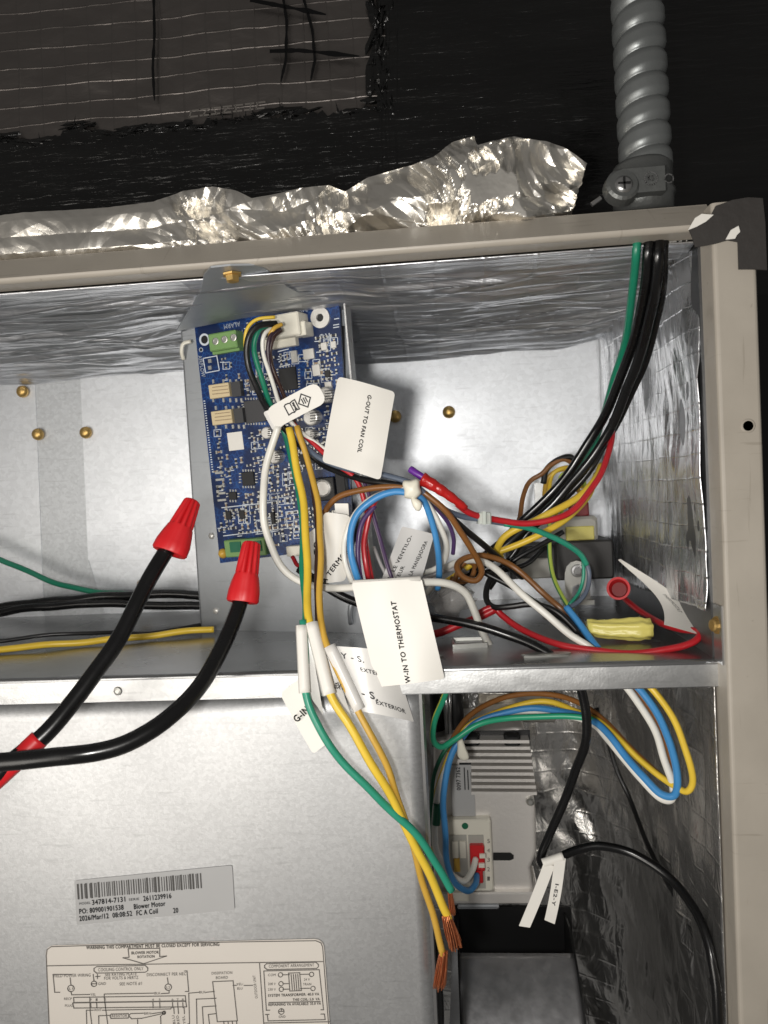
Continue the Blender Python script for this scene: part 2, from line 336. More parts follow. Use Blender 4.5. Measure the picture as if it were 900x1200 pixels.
class Patch:
    """a sheet of paper or film: four corners TL TR BR BL as (px, py, Y) with a bend along its normal"""
    def __init__(s, c, bend=lambda u, v: 0):
        s.c = [at(*q) for q in c]; s.bend = bend
        s.n = (s.c[1] - s.c[0]).cross(s.c[3] - s.c[0]).normalized()
        if s.n.y > 0: s.n = -s.n
        s.W = ((s.c[1] - s.c[0]).length + (s.c[2] - s.c[3]).length) / 2; s.H = ((s.c[3] - s.c[0]).length + (s.c[2] - s.c[1]).length) / 2
    def S(s, u, v, lift=0):
        a, b, c, d = s.c
        return (a * (1 - u) + b * u) * (1 - v) + (d * (1 - u) + c * u) * v + s.n * (s.bend(u, v) + lift)
    def sheet(s, name, m, parent, r=.06, nu=14, nv=18, th=.0003):
        ru, rv = r, r * s.W / s.H; vs = []; fs = []
        vv = sorted(set([0, rv * .12, rv * .35, rv * .65, rv] + [rv + (1 - 2 * rv) * k / nv for k in range(nv + 1)] + [1, 1 - rv * .12, 1 - rv * .35, 1 - rv * .65, 1 - rv]))
        for side in (0, -th):
            for v in vv:
                e = 0
                for q in (v, 1 - v):
                    if q < rv: e = ru * (1 - math.sqrt(max(0, 1 - (1 - q / rv) ** 2)))
                for i in range(nu + 1): vs.append(s.S(e + (1 - 2 * e) * i / nu, v, side))
        m1 = nu + 1; R = len(vv); B = R * m1
        for j in range(R - 1):
            for i in range(nu):
                q = j * m1 + i; fs += [(q, q + m1, q + m1 + 1, q + 1), (B + q, B + q + 1, B + q + m1 + 1, B + q + m1)]
        rim = [i for i in range(nu + 1)] + [j * m1 + nu for j in range(1, R)] + [(R - 1) * m1 + i for i in range(nu - 1, -1, -1)] + [j * m1 for j in range(R - 2, 0, -1)]
        for a, b in zip(rim, rim[1:] + rim[:1]): fs.append((a, b, B + b, B + a))
        o = make(name, vs, fs, m, parent, True); md = o.modifiers.new('rim', 'EDGE_SPLIT'); md.split_angle = math.radians(50); return o
    def text(s, mb, t, u, v, ang, length, bold=.012, h=None):
        """centre (u, v), angle in degrees (0 = along u, 90 = reading up), length in metres"""
        vs, fs, asp = text_geo(t, bold); h = h or length / asp; ca, sa = math.cos(math.radians(ang)), math.sin(math.radians(ang))
        o = []
        for a, b in vs:
            x = (a - .5) * length; y = (b - .5) * h; X = x * ca - y * sa; Y = x * sa + y * ca
            o.append(s.S(u + X / s.W, v - Y / s.H, .00025))
        mb.add(o, fs)
def grid_sheet(name, fn, nu, nv, m, parent, th=.0006):
    vs = [fn(i / nu, j / nv) for j in range(nv + 1) for i in range(nu + 1)]
    fs = [(j * (nu + 1) + i, j * (nu + 1) + i + 1, (j + 1) * (nu + 1) + i + 1, (j + 1) * (nu + 1) + i) for j in range(nv) for i in range(nu)]
    o = make(name, vs, fs, m, parent, True)
    if th:
        md = o.modifiers.new('thickness', 'SOLIDIFY'); md.thickness = th; md.offset = -1 if False else 0
    return o
def nz(x, y, z=0): return noise.noise(Vector((x, y, z)))
def crease(x, y, z, sc):
    d = 0; a = 1
    for k in range(3):
        d += a * (abs(nz(x * sc, y * sc, z + 7 * k)) - .25); sc *= 1.9; a *= .5
    return d
# ================================================================== CABINET
ZR0, ZR1, XP, ZS, ZS0, YB, XC = .0926, .1019, .1032, -.0735, -.0845, .187, .0975
ZBOT = -.42; XL = -.36
cab = empty('air_handler_cabinet', (0, 0, ZBOT), 'beige and galvanized air handler cabinet with foil lined compartment', 'cabinet')
def arc(cy, cz, r, a0, a1, n=6): return [(cy + r * math.cos(math.radians(a0 + (a1 - a0) * i / n)), cz + r * math.sin(math.radians(a0 + (a1 - a0) * i / n))) for i in range(n + 1)]
rp = [(.05, ZR1 + .0030), (.0144, ZR1 + .0030)] + arc(.0142, ZR1 + .0018, .0012, 90, 150) + arc(.0022, ZR0 + .0006, .0022, 185, 270, 8) + [(.0125, ZR0 - .0014), (.0125, ZR0 - .0004), (.0035, ZR0 - .0004), (.0155, ZR1 + .0008), (.05, ZR1 + .0016)]
xr = XP + .0005
make('top_rail', [(XL, y, z) for y, z in rp] + [(xr, y, z) for y, z in rp],
     [(i, (i + 1) % len(rp), len(rp) + (i + 1) % len(rp), len(rp) + i) for i in range(len(rp))] + [tuple(reversed(range(len(rp)))), tuple(range(len(rp), 2 * len(rp)))], 'paint', cab)
# side post: channel in plan, rounded front edges, following the slight lean of the unit's side
def post_ring(z):
    dx = 0.0 if z > 0 else -.0008 * z / ZBOT
    x0 = XP + dx
    pl = [(x0 - .0022, .016), (x0 - .0022, .0016)] + [(x0 - .0022 + .0016 + .0016 * math.cos(math.radians(a)), .0016 + .0016 * math.sin(math.radians(a))) for a in (180, 202, 225, 247, 270)] + \
         [(x0 + .0135 - .0014 + .0014 * math.cos(math.radians(a)), .0014 + .0014 * math.sin(math.radians(a))) for a in (270, 300, 330, 360)] + [(x0 + .0135, .05), (x0 + .0125, .05), (x0 + .0125, .003), (x0 - .0010, .003), (x0 - .0010, .016)]
    return [Vector((x, y, z)) for x, y in pl]
post = MB().loft([post_ring(z) for z in (ZBOT, -.2, -.1, 0, .1005)]).build('side_post', 'paint', cab)
hp = at(877, 499, -.0004)
MB().lathe(hp + Vector((0, .0002, 0)), Vector((0, -1, 0)), [(0, .0019), (.0001, .0019)], 18).build('screw_hole', 'void', post)
MB().lathe(hp + Vector((0, .0003, 0)), Vector((0, -1, 0)), [(0, .0027), (.00025, .0024), (.0003, .002), (.0002, .002)], 20).build('hole_rim', 'paint', post)
# back panel with lapped sheets
bk = MB().box((XL / 2 + XC / 2, YB + .002, (.1 + ZS) / 2), (XC - XL) / 2, .001, (.1 - ZS) / 2).build('back_panel', 'galv', cab)
def lap(poly, d=.0007, y=YB + .0009):
    P = [at(x, yy, y) for x, yy in poly]; return MB().prism(P, (0, -d, 0)).build('lapped_sheet', 'galv', bk)
lap([(-60, 430), (41, 426), (49, 640), (53, 745), (-40, 750)])
lap([(94, 424), (200, 415), (330, 400), (330, 735), (130, 741), (129, 656), (104, 656)], .0009)
lap([(473, 400), (700, 360), (711, 690), (545, 700), (536, 500)], .0006)
M['galv_strip'] = galv('galvanized_strip', (208, 211, 214), .56, .14, 600, .14, .04)
P = [at(x, yy, YB + .0008) for x, yy in ((41, 426), (94, 424), (104, 656), (130, 741), (53, 745))]; MB().prism(P, (0, -.0002, 0)).build('joint_strip', 'galv_strip', bk)
P = [at(x, yy, YB + .0008) for x, yy in ((473, 400), (534, 400), (545, 700), (478, 705))]; MB().prism(P, (0, -.0009, 0)).build('joint_strip', 'galv', bk)
# ceiling insulation: rippled foil facing
def ceil_fn(u, v):
    x = XL + (XC + .001 - XL) * u; y = .0115 + (YB - .001 - .0115) * v
    z = .0900 - .0045 * v
    rip = .00085 * math.sin(y * 560 + 3.2 * nz(x * 16, y * 10) + x * 14) * (.4 + .6 * abs(nz(x * 18, y * 30, 3))) + .0012 * nz(x * 14, y * 150, 1) + .0020 * nz(x * 9, y * 38, 5)
    for f1, f2, am, sd in ((5, 70, .0016, 11), (9, 120, .0009, 17)):
        rip -= am * max(0, .16 - abs(nz(x * f1, y * f2 + x * 3, sd))) / .16
    k = max(0, (u - .93) / .07); z -= .0 - .0045 * k * k * v
    if v > .93: z -= .0035 * ((v - .93) / .07) ** 2 * (1 - k)
    if -.16 < x < -.03 and v < .6: z += .002 * min(1, (x + .16) * 60, (-.03 - x) * 60) * min(1, v * 6)
    return Vector((x, y, z + 1.25 * rip * min(1, v * 8)))
grid_sheet('ceiling_insulation', ceil_fn, 230, 240, 'foil_ceiling', cab)
M['galv_shade_grey'] = galv('galvanized_shade_grey', (112, 113, 115), .4, .08, 300, .04, .06)  # grey for the strip, and painted-in shadow for the galvanized side wall
# side insulation
def side_fn(u, v):
    y = .0155 + (YB - .003 - .0155) * u; zb = ZS + .0185 - .006 * u; z = .0905 + (zb - .0905) * v
    x = .1006 - .0045 * u
    d = .0034 * crease(y, z * .45, 2, 42) + .0024 * nz(y * 38, z * 12, 4) - .004 * max(0, u - .75) * (1 + math.sin(z * 60))
    return Vector((x - .0012 + d * .9, y, z + .0008 * nz(y * 60, z * 60)))
grid_sheet('side_insulation', side_fn, 110, 110, 'foil_side', cab)
MB().box((XC + .0035, YB / 2 + .008, (ZS + .1) / 2), .001, YB / 2 - .006, (.1 - ZS) / 2).build('side_wall', 'galv_shade_grey', cab)  # galvanized wall in shadow, the shade put into its darker base colour
# shelf with folded lip
sh = MB()
xs0, xs1 = XL, at(843, 768, .012).x
lipP = [(.0112, ZS0), (.0112, ZS - .0016)] + arc(.0128, ZS - .0016, .0016, 180, 90, 5) + [(YB, ZS), (YB, ZS - .001), (.0135, ZS - .001), (.0122, ZS - .003), (.0122, ZS0)]
shelf = make('shelf', [(xs0, y, z) for y, z in lipP] + [(xs1, y, z) for y, z in lipP],
     [(i, (i + 1) % len(lipP), len(lipP) + (i + 1) % len(lipP), len(lipP) + i) for i in range(len(lipP))] + [tuple(reversed(range(len(lipP)))), tuple(range(len(lipP), 2 * len(lipP)))], 'galv_shelf', cab)
# dimpled face strip of the lip
def lip_fn(u, v):
    x = xs0 + (xs1 - .0006 - xs0) * u; z = ZS - .0019 + (ZS0 + .0004 - ZS + .0019) * v
    return Vector((x, .0108 + .00010 * nz(x * 150, z * 300) + .00015 * nz(x * 40, z * 90, 2) + .0006 * (v - .5) ** 2, z))
grid_sheet('lip_face', lip_fn, 260, 8, 'galv_lip', shelf, 0)
for (x, y, a, b) in ((508, 769, .0042, .0028), (645, 722, .0042, .0032), (640, 766, .0105, .0035)):
    c = atz(x, y, ZS + .0004)
    MB().loft([[c + Vector((a * math.cos(t), b * math.sin(t), h)) for t in [2 * math.pi * i / 18 for i in range(18)]] for h in (-.0004, .0003)]).build('knockout', 'tin', shelf)
# slot with raised rim
sl = MB(); A = [atz(x, y, ZS + .0005) for x, y in ((530, 751), (566, 750), (570, 757), (532, 759))]
for i in range(4):
    a, b = A[i], A[(i + 1) % 4]; d = (b - a).normalized(); s_ = Vector((0, 0, 1)).cross(d)
    sl.box((a + b) / 2 + Vector((0, 0, .0005)), (b - a).length / 2 + .0004, .0005, .001, d, s_, Vector((0, 0, 1)))
sl.build('slot_rim', 'tin', shelf)
MB().prism([a + Vector((0, 0, -.0001)) for a in A], (0, 0, .0002)).build('slot', 'void', shelf)
c = at(138, 810, .0106); MB().lathe(c, Vector((0, -1, 0)), [(0, .0019), (.0006, .0016), (.0008, .0008)], 14).build('rivet', 'tin', shelf)
# foil of the blower compartment below the shelf: back and right side in one bend
def low_fn(u, v):
    z = ZS0 + .009 + (ZBOT - ZS0 - .009) * v; R = .05
    L1 = .14; L2 = math.pi / 2 * R; L3 = YB - R - .012; s = u * (L1 + L2 + L3); n = Vector((0, -1, 0))
    xw = XP - .0035
    if s < L1: p = Vector((xw - R - L1 + s, YB, 0))
    elif s < L1 + L2:
        a = (s - L1) / R; p = Vector((xw - R + R * math.sin(a), YB - R + R * math.cos(a), 0)); n = Vector((-math.sin(a), -math.cos(a), 0))
    else: p = Vector((xw, YB - R - (s - L1 - L2), 0)); n = Vector((-1, 0, 0))
    fade = min(1, (1 - u) * 12)
    d = .0028 * crease(s * .9, z * .45, 1, 34) + .0045 * nz(s * 22, z * 9, 6) + .0022 * nz(s * 60 + z * 40, z * 30, 8)
    return p + Vector((0, 0, z)) + n * d * fade
grid_sheet('compartment_foil', low_fn, 190, 130, 'foil_dark', cab)
# underside of the shelf compartment: bright foil seen above the motor
def bf(u, v):
    P = at(560 + 90 * u, 812 + 34 * v, .178 - .02 * (1 - v)); return P + Vector((0, .002 * crease(u * 2, v, 3, 3), 0))
grid_sheet('bright_foil', bf, 40, 16, 'foil_crumple', cab)
# screws
def screw(p, axis, r, parent, m='brass', hexh=True):
    mb = MB(); ax = Vector(axis).normalized()
    if hexh:
        mb.lathe(p, ax, [(0, r * 1.35), (r * .2, r * 1.3), (r * .25, r * .95), (r * .9, r * .9), (r * 1.05, r * .6)], 12)
    else: mb.lathe(p, ax, [(0, r * 1.05), (r * .45, r), (r * .8, r * .72), (r * .95, r * .35)], 18)
    return mb.build('screw', m, parent, not hexh)
for x, y in ((27, 459), (45, 509), (101, 507), (526, 483), (463, 488), (168, 685), (3, 731)):
    screw(at(x, y, YB - .001), (random.uniform(-.1, .1), -1, random.uniform(-.1, .1)), pxm(7, YB), cab, 'brass', False)
# corner clip with screw on the right
cl = MB(); a = at(851, 706, .012); b = at(851, 773, .012)
cl.box(Vector((.1006, .0075, (a.z + b.z) / 2)), .0005, .0045, (a - b).length / 2); cl.build('corner_clip', 'steel', cab)
sp = at(846, 733, .006); screw(Vector((.1002, .007, sp.z)), (-1, -.35, .05), .0027, cab)
# side of the post seen inside the cavity
# ------------------------------------------------------------------ lower panel with stickers
YP = .0150
pan = empty('access_cover', at(250, 1200, YP), 'galvanized sheet panel under the shelf carrying two printed stickers', 'panel')
def pan_fn(u, v):
    xr2 = at(500, 1000, YP).x; x = XL + (xr2 - XL) * u; z = ZS0 - .0002 + (ZBOT - ZS0) * v
    return Vector((x, YP + .00025 * nz(x * 9, z * 9), z))
grid_sheet('sheet', pan_fn, 60, 40, 'galv_panel', pan, .0009)
xr2 = at(500, 1000, YP).x
MB().box((xr2 + .0006, YP + .008, (ZS0 + ZBOT) / 2), .0006, .0095, (ZS0 - ZBOT) / 2 - .0005).build('folded_edge', 'steel', pan)
for y in (1072, 1180): 
    c_ = at(505, y, YP + .004); MB().lathe(c_, Vector((1, -.3, 0)), [(0, .0014), (.0009, .0012), (.0012, .0005)], 12).build('rivet', 'tin', pan)
Yst = YP - .0008
pl_ = lambda x, y, l=0: at(x, y, Yst - .00005 - l)
rl = Patch([(87, 1032, Yst), (272, 1014, Yst), (275, 1066, Yst), (90, 1084, Yst)])
lab = rl.sheet('rating_label', 'sticker', pan, .012, 6, 4, .0001); tag(lab, 'silver rectangular sticker with a bar code')
bars = MB(); random.seed(11); x = 91.0
def lerp2(p, q, t): return (p[0] + (q[0] - p[0]) * t, p[1] + (q[1] - p[1]) * t)
while x < 236:
    wd = random.choice((1, 1, 1.6, 2.3)); t0 = (x - 91) / 145
    a, b = lerp2((91, 1037), (236, 1024), t0), lerp2((92, 1053), (237, 1040), t0)
    line_on(bars, [a, b], wd * .9, pl_); x += wd + random.choice((.9, 1.3, 1.9))
bars.build('bar_code', 'print_grey', lab)
tx = MB()
text_on(tx, 'MODEL', (93, 1060.5), (106, 1059.3), pl_, 3, .0); text_on(tx, '347814-7131', (108, 1060.5), (147, 1056.5), pl_, 6, .02)
text_on(tx, 'SERIE', (151, 1055.8), (163, 1054.8), pl_, 3, .0); text_on(tx, '2611239916', (168, 1056), (201, 1052.5), pl_, 6, .02)
text_on(tx, 'PO: 809001901538', (93, 1071), (145, 1066), pl_, 6, .02); text_on(tx, 'Blower Motor', (157, 1065.5), (194, 1061.5), pl_, 6, .02)
text_on(tx, '2026/Mar/12  08:08:52', (93, 1079.5), (155, 1073.2), pl_, 6, .02); text_on(tx, 'FC A Coil', (160, 1073), (185, 1070.3), pl_, 6, .02); text_on(tx, '20', (203, 1070), (209, 1069.5), pl_, 6, .02)
tx.build('printed_text', 'print', lab)
wd_ = Patch([(53, 1108, Yst), (379, 1100, Yst), (394, 1300, Yst), (62, 1310, Yst)])
dia = wd_.sheet('wiring_label', 'sticker_white', pan, .03, 8, 8, .0001); tag(dia, 'large pale sticker printed with a wiring diagram')
dm = MB(); q = lambda *p: line_on(dm, p, .95, pl_)
def tq(s, a, b, h=None, bold=.0): text_on(dm, s, a, b, pl_, h, bold)
q((58, 1215), (54, 1120), (55, 1113), (60, 1109.5), (210, 1105), (370, 1102.5), (376, 1105), (378, 1110), (386, 1215)); q((55, 1132), (140, 1130.5), (378, 1127)); q((304, 1128.5), (310, 1215))
tq('WARNING THIS COMPARTMENT MUST BE CLOSED EXCEPT FOR SERVICING', (101, 1112.5), (257, 1108.5), 4.2, .01)
q((150, 1112), (151, 1122), (144, 1122.5), (168, 1129.5), (195, 1120.5), (187, 1121), (187, 1111.5), (150, 1112))
tq('BLOWER MOTOR', (154, 1118.5), (186, 1117.5), 3.4, .01); tq('ROTATION', (161, 1123), (181, 1122.3), 3.2, .01)
q((113, 1133), (170, 1131.5), (173, 1134.5), (173, 1137.5), (170, 1139.5), (113, 1140.5), (110, 1138), (110, 1135), (113, 1133)); tq('COOLING CONTROL ONLY', (115, 1138.5), (168, 1137), 4)
q((70, 1163), (64, 1163), (62, 1142), (84, 1142)); q((216, 1138), (219, 1138), (221, 1162), (217, 1162))
tq('FIELD POWER WIRING', (63, 1145.5), (106, 1144.5), 3.8); tq('SEE RATING PLATE', (123, 1144), (160, 1143), 3.8); tq('FOR VOLTS & HERTZ', (122, 1148.3), (162, 1147.3), 3.8); tq('SEE NOTE #1', (140, 1155), (166, 1154.2), 3.8); tq('DISCONNECT PER NEC', (172, 1144.2), (218, 1143), 3.8); tq('GND', (115, 1154.5), (124, 1154.3), 3.4)
line_on(dm, circ(83, 1158.5, 3.8), .9, pl_, closed=True); line_on(dm, circ(197, 1157, 3.8), .9, pl_, closed=True); line_on(dm, circ(110, 1153, 3.2), .9, pl_, closed=True)
tq('L1', (81, 1160), (85, 1160), 3); tq('L2', (195, 1158.6), (199, 1158.5), 3)
q((82, 1146), (83, 1154.5)); q((196, 1146), (197, 1153)); q((109, 1142), (110, 1150)); q((107, 1153), (113, 1153)); q((114, 1142), (114, 1147)); q((112, 1144.5), (117, 1144.3))
q((83, 1162.5), (84, 1166), (105, 1165.5)); tq('YEL', (106, 1167), (112, 1167), 3); q((105, 1169), (105.5, 1185), (109, 1215)); q((122, 1169), (122, 1165), (180, 1164)); tq('BLK', (181, 1165.5), (188, 1165.3), 3); q((189, 1164.5), (198, 1164), (198, 1161)); q((122, 1169), (124, 1185), (128, 1215))
tq('RECP', (75, 1172), (84, 1172), 3); tq('PLUG', (76, 1180), (85, 1180), 3)
q((86, 1169), (217, 1167), (217.5, 1173), (86.5, 1175), (86, 1169)); q((85, 1175.5), (217.5, 1173.5), (218.5, 1180), (86.5, 1181.5), (85, 1175.5))
for i, xx in enumerate((106, 113, 123, 179, 187, 202, 208, 214)):
    tq('912456 7 8'.replace(' ', '')[i], (xx - 1, 1173), (xx + 1, 1173), 3); q((xx, 1175), (xx + .4, 1181))
tq('WHT', (110, 1185.3), (119, 1185), 3); q((102, 1215), (101, 1184), (109, 1184)); q((120, 1184), (200, 1182.5), (201, 1180))
tq('RESISTOR', (131, 1192.3), (149, 1191.8), 3.2); q((130, 1188.5), (150, 1188), (151, 1190.5), (150, 1193.2), (130, 1193.7), (129, 1191), (130, 1188.5)); q((116, 1215), (115.5, 1190.5), (129, 1190)); q((151, 1190), (153, 1188), (168, 1187.5)); tq('BRN', (169, 1189.3), (177, 1189), 3); q((178, 1188), (192, 1186)); q((151, 1191), (154, 1194), (166, 1193.5), (190, 1188)); q((162, 1215), (161, 1195)); q((189, 1215), (188, 1191), (193, 1187)); 
line_on(dm, circ(192, 1187, 1.6), 1.4, pl_, closed=True)
for i, (xx, s) in enumerate(((204, 'BLU'), (209, 'RED'), (216, 'YEL'))): tq(s, (xx + 1.5, 1200), (xx, 1190), 3); q((xx - .5, 1181), (xx, 1188)); q((xx + 1, 1201), (xx + 1.5, 1215))
q((220, 1200), (222, 1200), (221, 1164), (233, 1163)); tq('BLK', (233.5, 1164.3), (241, 1164), 3); q((241, 1163), (251, 1162)); 
for i in range(3): q((231 + 8 * i, 1215), (230 + 8 * i - i, 1171 + 9 * i), (253, 1170 + 9 * i))
q((249, 1150.5), (273, 1149.5), (278, 1196.5), (254.5, 1197.5), (249, 1150.5)); tq('DISSIPATION', (248, 1142.3), (272, 1141.4), 3.4); tq('BOARD', (253, 1147.5), (267, 1147), 3.4)
for i in range(4): q((262 + 5 * i, 1197), (264 + 5 * i, 1215))
q((273, 1155), (277, 1154.8)); tq('YEL/', (277, 1155), (285, 1154.6), 3); tq('BLU', (278, 1160), (284, 1159.8), 3); q((286, 1155), (296, 1154.8)); tq('OUTDOOR UNIT', (302, 1170), (299, 1143), 3.2)
q((312, 1129.5), (370, 1127.7), (373, 1130.5), (373, 1133), (371, 1135), (313, 1136.5), (310, 1134), (310, 1131.5), (312, 1129.5)); tq('COMPONENT ARRANGEMENT', (315, 1134.3), (368, 1132.6), 3.8)
q((316, 1184), (312, 1184), (309, 1138), (374, 1136.5), (379, 1183.5), (376, 1183.5)); q((311, 1189), (315, 1189)); q((376, 1188.5), (380, 1188.5), (381, 1195), (314, 1196.5), (313, 1189)); q((310, 1199), (386, 1197.5))
for yy, s in ((1142.5, 'COM'), (1153, '208 V'), (1159.5, '230 V')):
    tq(s, (314 if s[0] == 'C' else 314, yy + 1.6), (323, yy + 1.5), 3); line_on(dm, circ(328.5 + (yy - 1142) * .06, yy, 2.6), .8, pl_, closed=True); q((331.5, yy), (339, yy - .2))
for yy in (1142, 1158.5): line_on(dm, circ(365 + (yy - 1142) * .1, yy, 2.6), .8, pl_, closed=True); q((352, yy), (362.5, yy - .2))
q((338, 1140.5), (351, 1140), (353, 1161), (339.5, 1161.5), (338, 1140.5))
for k in range(4): q((341 + 2.6 * k, 1142), (342.5 + 2.6 * k, 1160))
tq('24 V', (356, 1149.5), (363, 1149.3), 3); tq('TRAN', (355, 1155), (364.5, 1154.8), 3)
tq('SYSTEM TRANSFORMER: 40.0 VA', (314, 1168.4), (374, 1166.5), 3.3, .005); tq('THIS COIL: 5.0  VA', (343, 1173.2), (374.5, 1172.3), 3.2, .005); tq('REMAINING VA AVAILABLE: 35.0 VA', (314.5, 1179), (376, 1177.5), 3.3, .005); q((315, 1175), (375, 1173.8))
line_on(dm, circ(329.5, 1185.5, 3.3), .8, pl_, closed=True); q((327, 1185.5), (332, 1185.3)); q((329.5, 1182), (329.5, 1185)); tq('GND', (326.5, 1193), (334.5, 1192.8), 3)
dm.build('printed_diagram', 'print_faded', dia)
# ================================================================== ABOVE THE UNIT
def rail_y(x): return 303 - .0845 * x
YD = .085
duct = empty('duct_wrap', at(250, 300, YD), 'dark foil faced duct board behind the cabinet top, edge brushed with black sealant', 'duct')
DN = Vector((.02, -1, .06)).normalized(); DP = at(250, 250, YD)
dpl = lambda x, y, l=0: atpl(x, y, DP - DN * -l, DN)
def duct_fn(u, v):
    p = dpl(-70 + 720 * u, -60 + 400 * v, -.0022); return p + DN * (.0009 * nz(p.x * 30, p.z * 60) + .0005 * nz(p.x * 120, p.z * 200, 2))
grid_sheet('facing', duct_fn, 90, 60, 'duct', duct, .0008)
# mastic coat with brushed edge
edge = []
random.seed(5); x = -80.0
while x < 438:
    base = 165 - .085 * x + (14 * nz(x * .017, 1)) + 6 * nz(x * .07, 3)
    edge.append((x, base)); st = random.uniform(5, 15)
    edge.append((x + st * .4, base - random.uniform(0, 2.5) - 12 * max(0, nz(x * .06, 9)) - 5 * max(0, nz(x * .3, 4)))); edge.append((x + st * .8, base + random.uniform(-2, 4))); x += st
mm = MB()
ny = 24
cols = []
xs_all = sorted(edge); xe, ye = xs_all[-1]
while ye > -60:
    xe += random.choice((.15, .2, .3, .5, 2.2)); ye -= random.uniform(3, 9); xs_all.append((xe, ye + random.uniform(-3, 3)))
xs_all += [(xe + 6 + 9 * k, -62) for k in range(66)]
xr_ = [p[0] for p in xs_all]
def mlift(x, y): return .0009 + .0010 * abs(nz(x * .04, y * .05)) + .0008 * abs(nz(x * .015, y * .09, 5))
for (ex, ey) in xs_all:
    col = [dpl(ex, ey + (345 - ey) * (j / ny), mlift(ex, ey + (345 - ey) * (j / ny))) for j in range(ny + 1)]
    cols.append(col)
vs = [v for c in cols for v in c]; fs = [(i * (ny + 1) + j, i * (ny + 1) + j + 1, (i + 1) * (ny + 1) + j + 1, (i + 1) * (ny + 1) + j) for i in range(len(cols) - 1) for j in range(ny)]
# the run from the ragged edge to the fully coated right part: short upright strokes fill the corner
mast = make('sealant_coat', vs, fs, 'mastic', duct, True)
st = MB()
for k in range(30):
    x = random.uniform(436, 470); y = random.uniform(-40, 120); L_ = random.uniform(10, 34); ww = random.uniform(1.5, 7)
    st.add([dpl(x - ww, y, .0011), dpl(x + ww, y - 2, .0012), dpl(x + ww * .4 + random.uniform(-3, 3), y - L_, .0011)], [(0, 1, 2)])
for k in range(10):
    x = random.uniform(-20, 455); y = 166 - .085 * x + 10 * nz(x * .02, 1) + random.uniform(-6, 4); L_ = random.uniform(5, 22) * (1.3 if x > 180 else .8); ww = random.uniform(.5, 1.7)
    st.add([dpl(x - ww, y, .0010), dpl(x + ww, y, .0010), dpl(x + random.uniform(-4, 4), y - L_, .0009)], [(0, 1, 2)])
for k in range(80):
    if k < 50: x = random.uniform(-30, 450); y = 166 - .085 * x + 14 * nz(x * .017, 1) + random.uniform(-9, 4); an = random.uniform(-.35, .15); rx = random.uniform(6, 26); ry = random.uniform(1.5, 5)
    else: x = random.uniform(432, 462); y = random.uniform(-30, 130); an = random.uniform(.9, 2.0); rx = random.uniform(8, 24); ry = random.uniform(2, 7)
    P_b = []
    for q_ in range(18):
        t_ = 2 * math.pi * q_ / 18; rr_ = 1 + .45 * nz(q_ * .9, k * 3.1); ax_, ay_ = rx * rr_ * math.cos(t_), ry * rr_ * math.sin(t_)
        P_b.append(dpl(x + ax_ * math.cos(an) - ay_ * math.sin(an), y + ax_ * math.sin(an) + ay_ * math.cos(an), .0004))
    st.add([dpl(x, y, .0022)] + P_b, [(0, 1 + i_, 1 + (i_ + 1) % 18) for i_ in range(18)])
o = st.build('brush_marks', 'mastic', duct); tag(o, kind='stuff')
def stroke(pts, wpx, name='marker_stroke'):
    P = []; n = 10
    for i in range(len(pts) - 1):
        for k in range(n): P.append(lerp2(pts[i], pts[i + 1], k / n))
    P.append(pts[-1]); Lp = []; Rp = []
    for i, p in enumerate(P):
        a = P[max(0, i - 1)]; b = P[min(len(P) - 1, i + 1)]; d = math.hypot(b[0] - a[0], b[1] - a[1]); nx, ny_ = -(b[1] - a[1]) / d, (b[0] - a[0]) / d
        ww = wpx / 2 * (.8 + .5 * nz(i * .35, wpx)) * min(1, .35 + (len(P) - 1 - i) * .25)
        Lp.append(dpl(p[0] + nx * ww, p[1] + ny_ * ww, .0016)); Rp.append(dpl(p[0] - nx * ww, p[1] - ny_ * ww, .0016))
    m_ = len(P); make(name, Lp + Rp, [(i, i + 1, m_ + i + 1, m_ + i) for i in range(m_ - 1)], 'ink', duct)
stroke([(180, -8), (181, 40), (179, 80), (181, 118)], 4); stroke([(293, 0), (330, 7), (382, 17)], 6); stroke([(316, 60), (350, 59), (421, 66)], 6)
stroke([(331, -8), (336, 25), (335, 70), (329, 96)], 4); stroke([(354, -8), (366, 35), (369, 70), (364, 95)], 4)
# a bit of grey print left showing through the sealant
pm = MB()
for i in range(7):
    x = 222 + 13 * i; y = 137 - 1.6 * i; line_on(pm, [(x, y), (x + 9, y - 1)], 2, dpl, .0022); line_on(pm, [(x + 1, y - 7), (x + 10, y - 8)], 2, dpl, .0022); line_on(pm, [(x + (i % 3) * 3, y), (x + 2 + (i % 2) * 5, y - 7)], 1.6, dpl, .0022)
pm.build('faint_print', 'print_faded', duct)
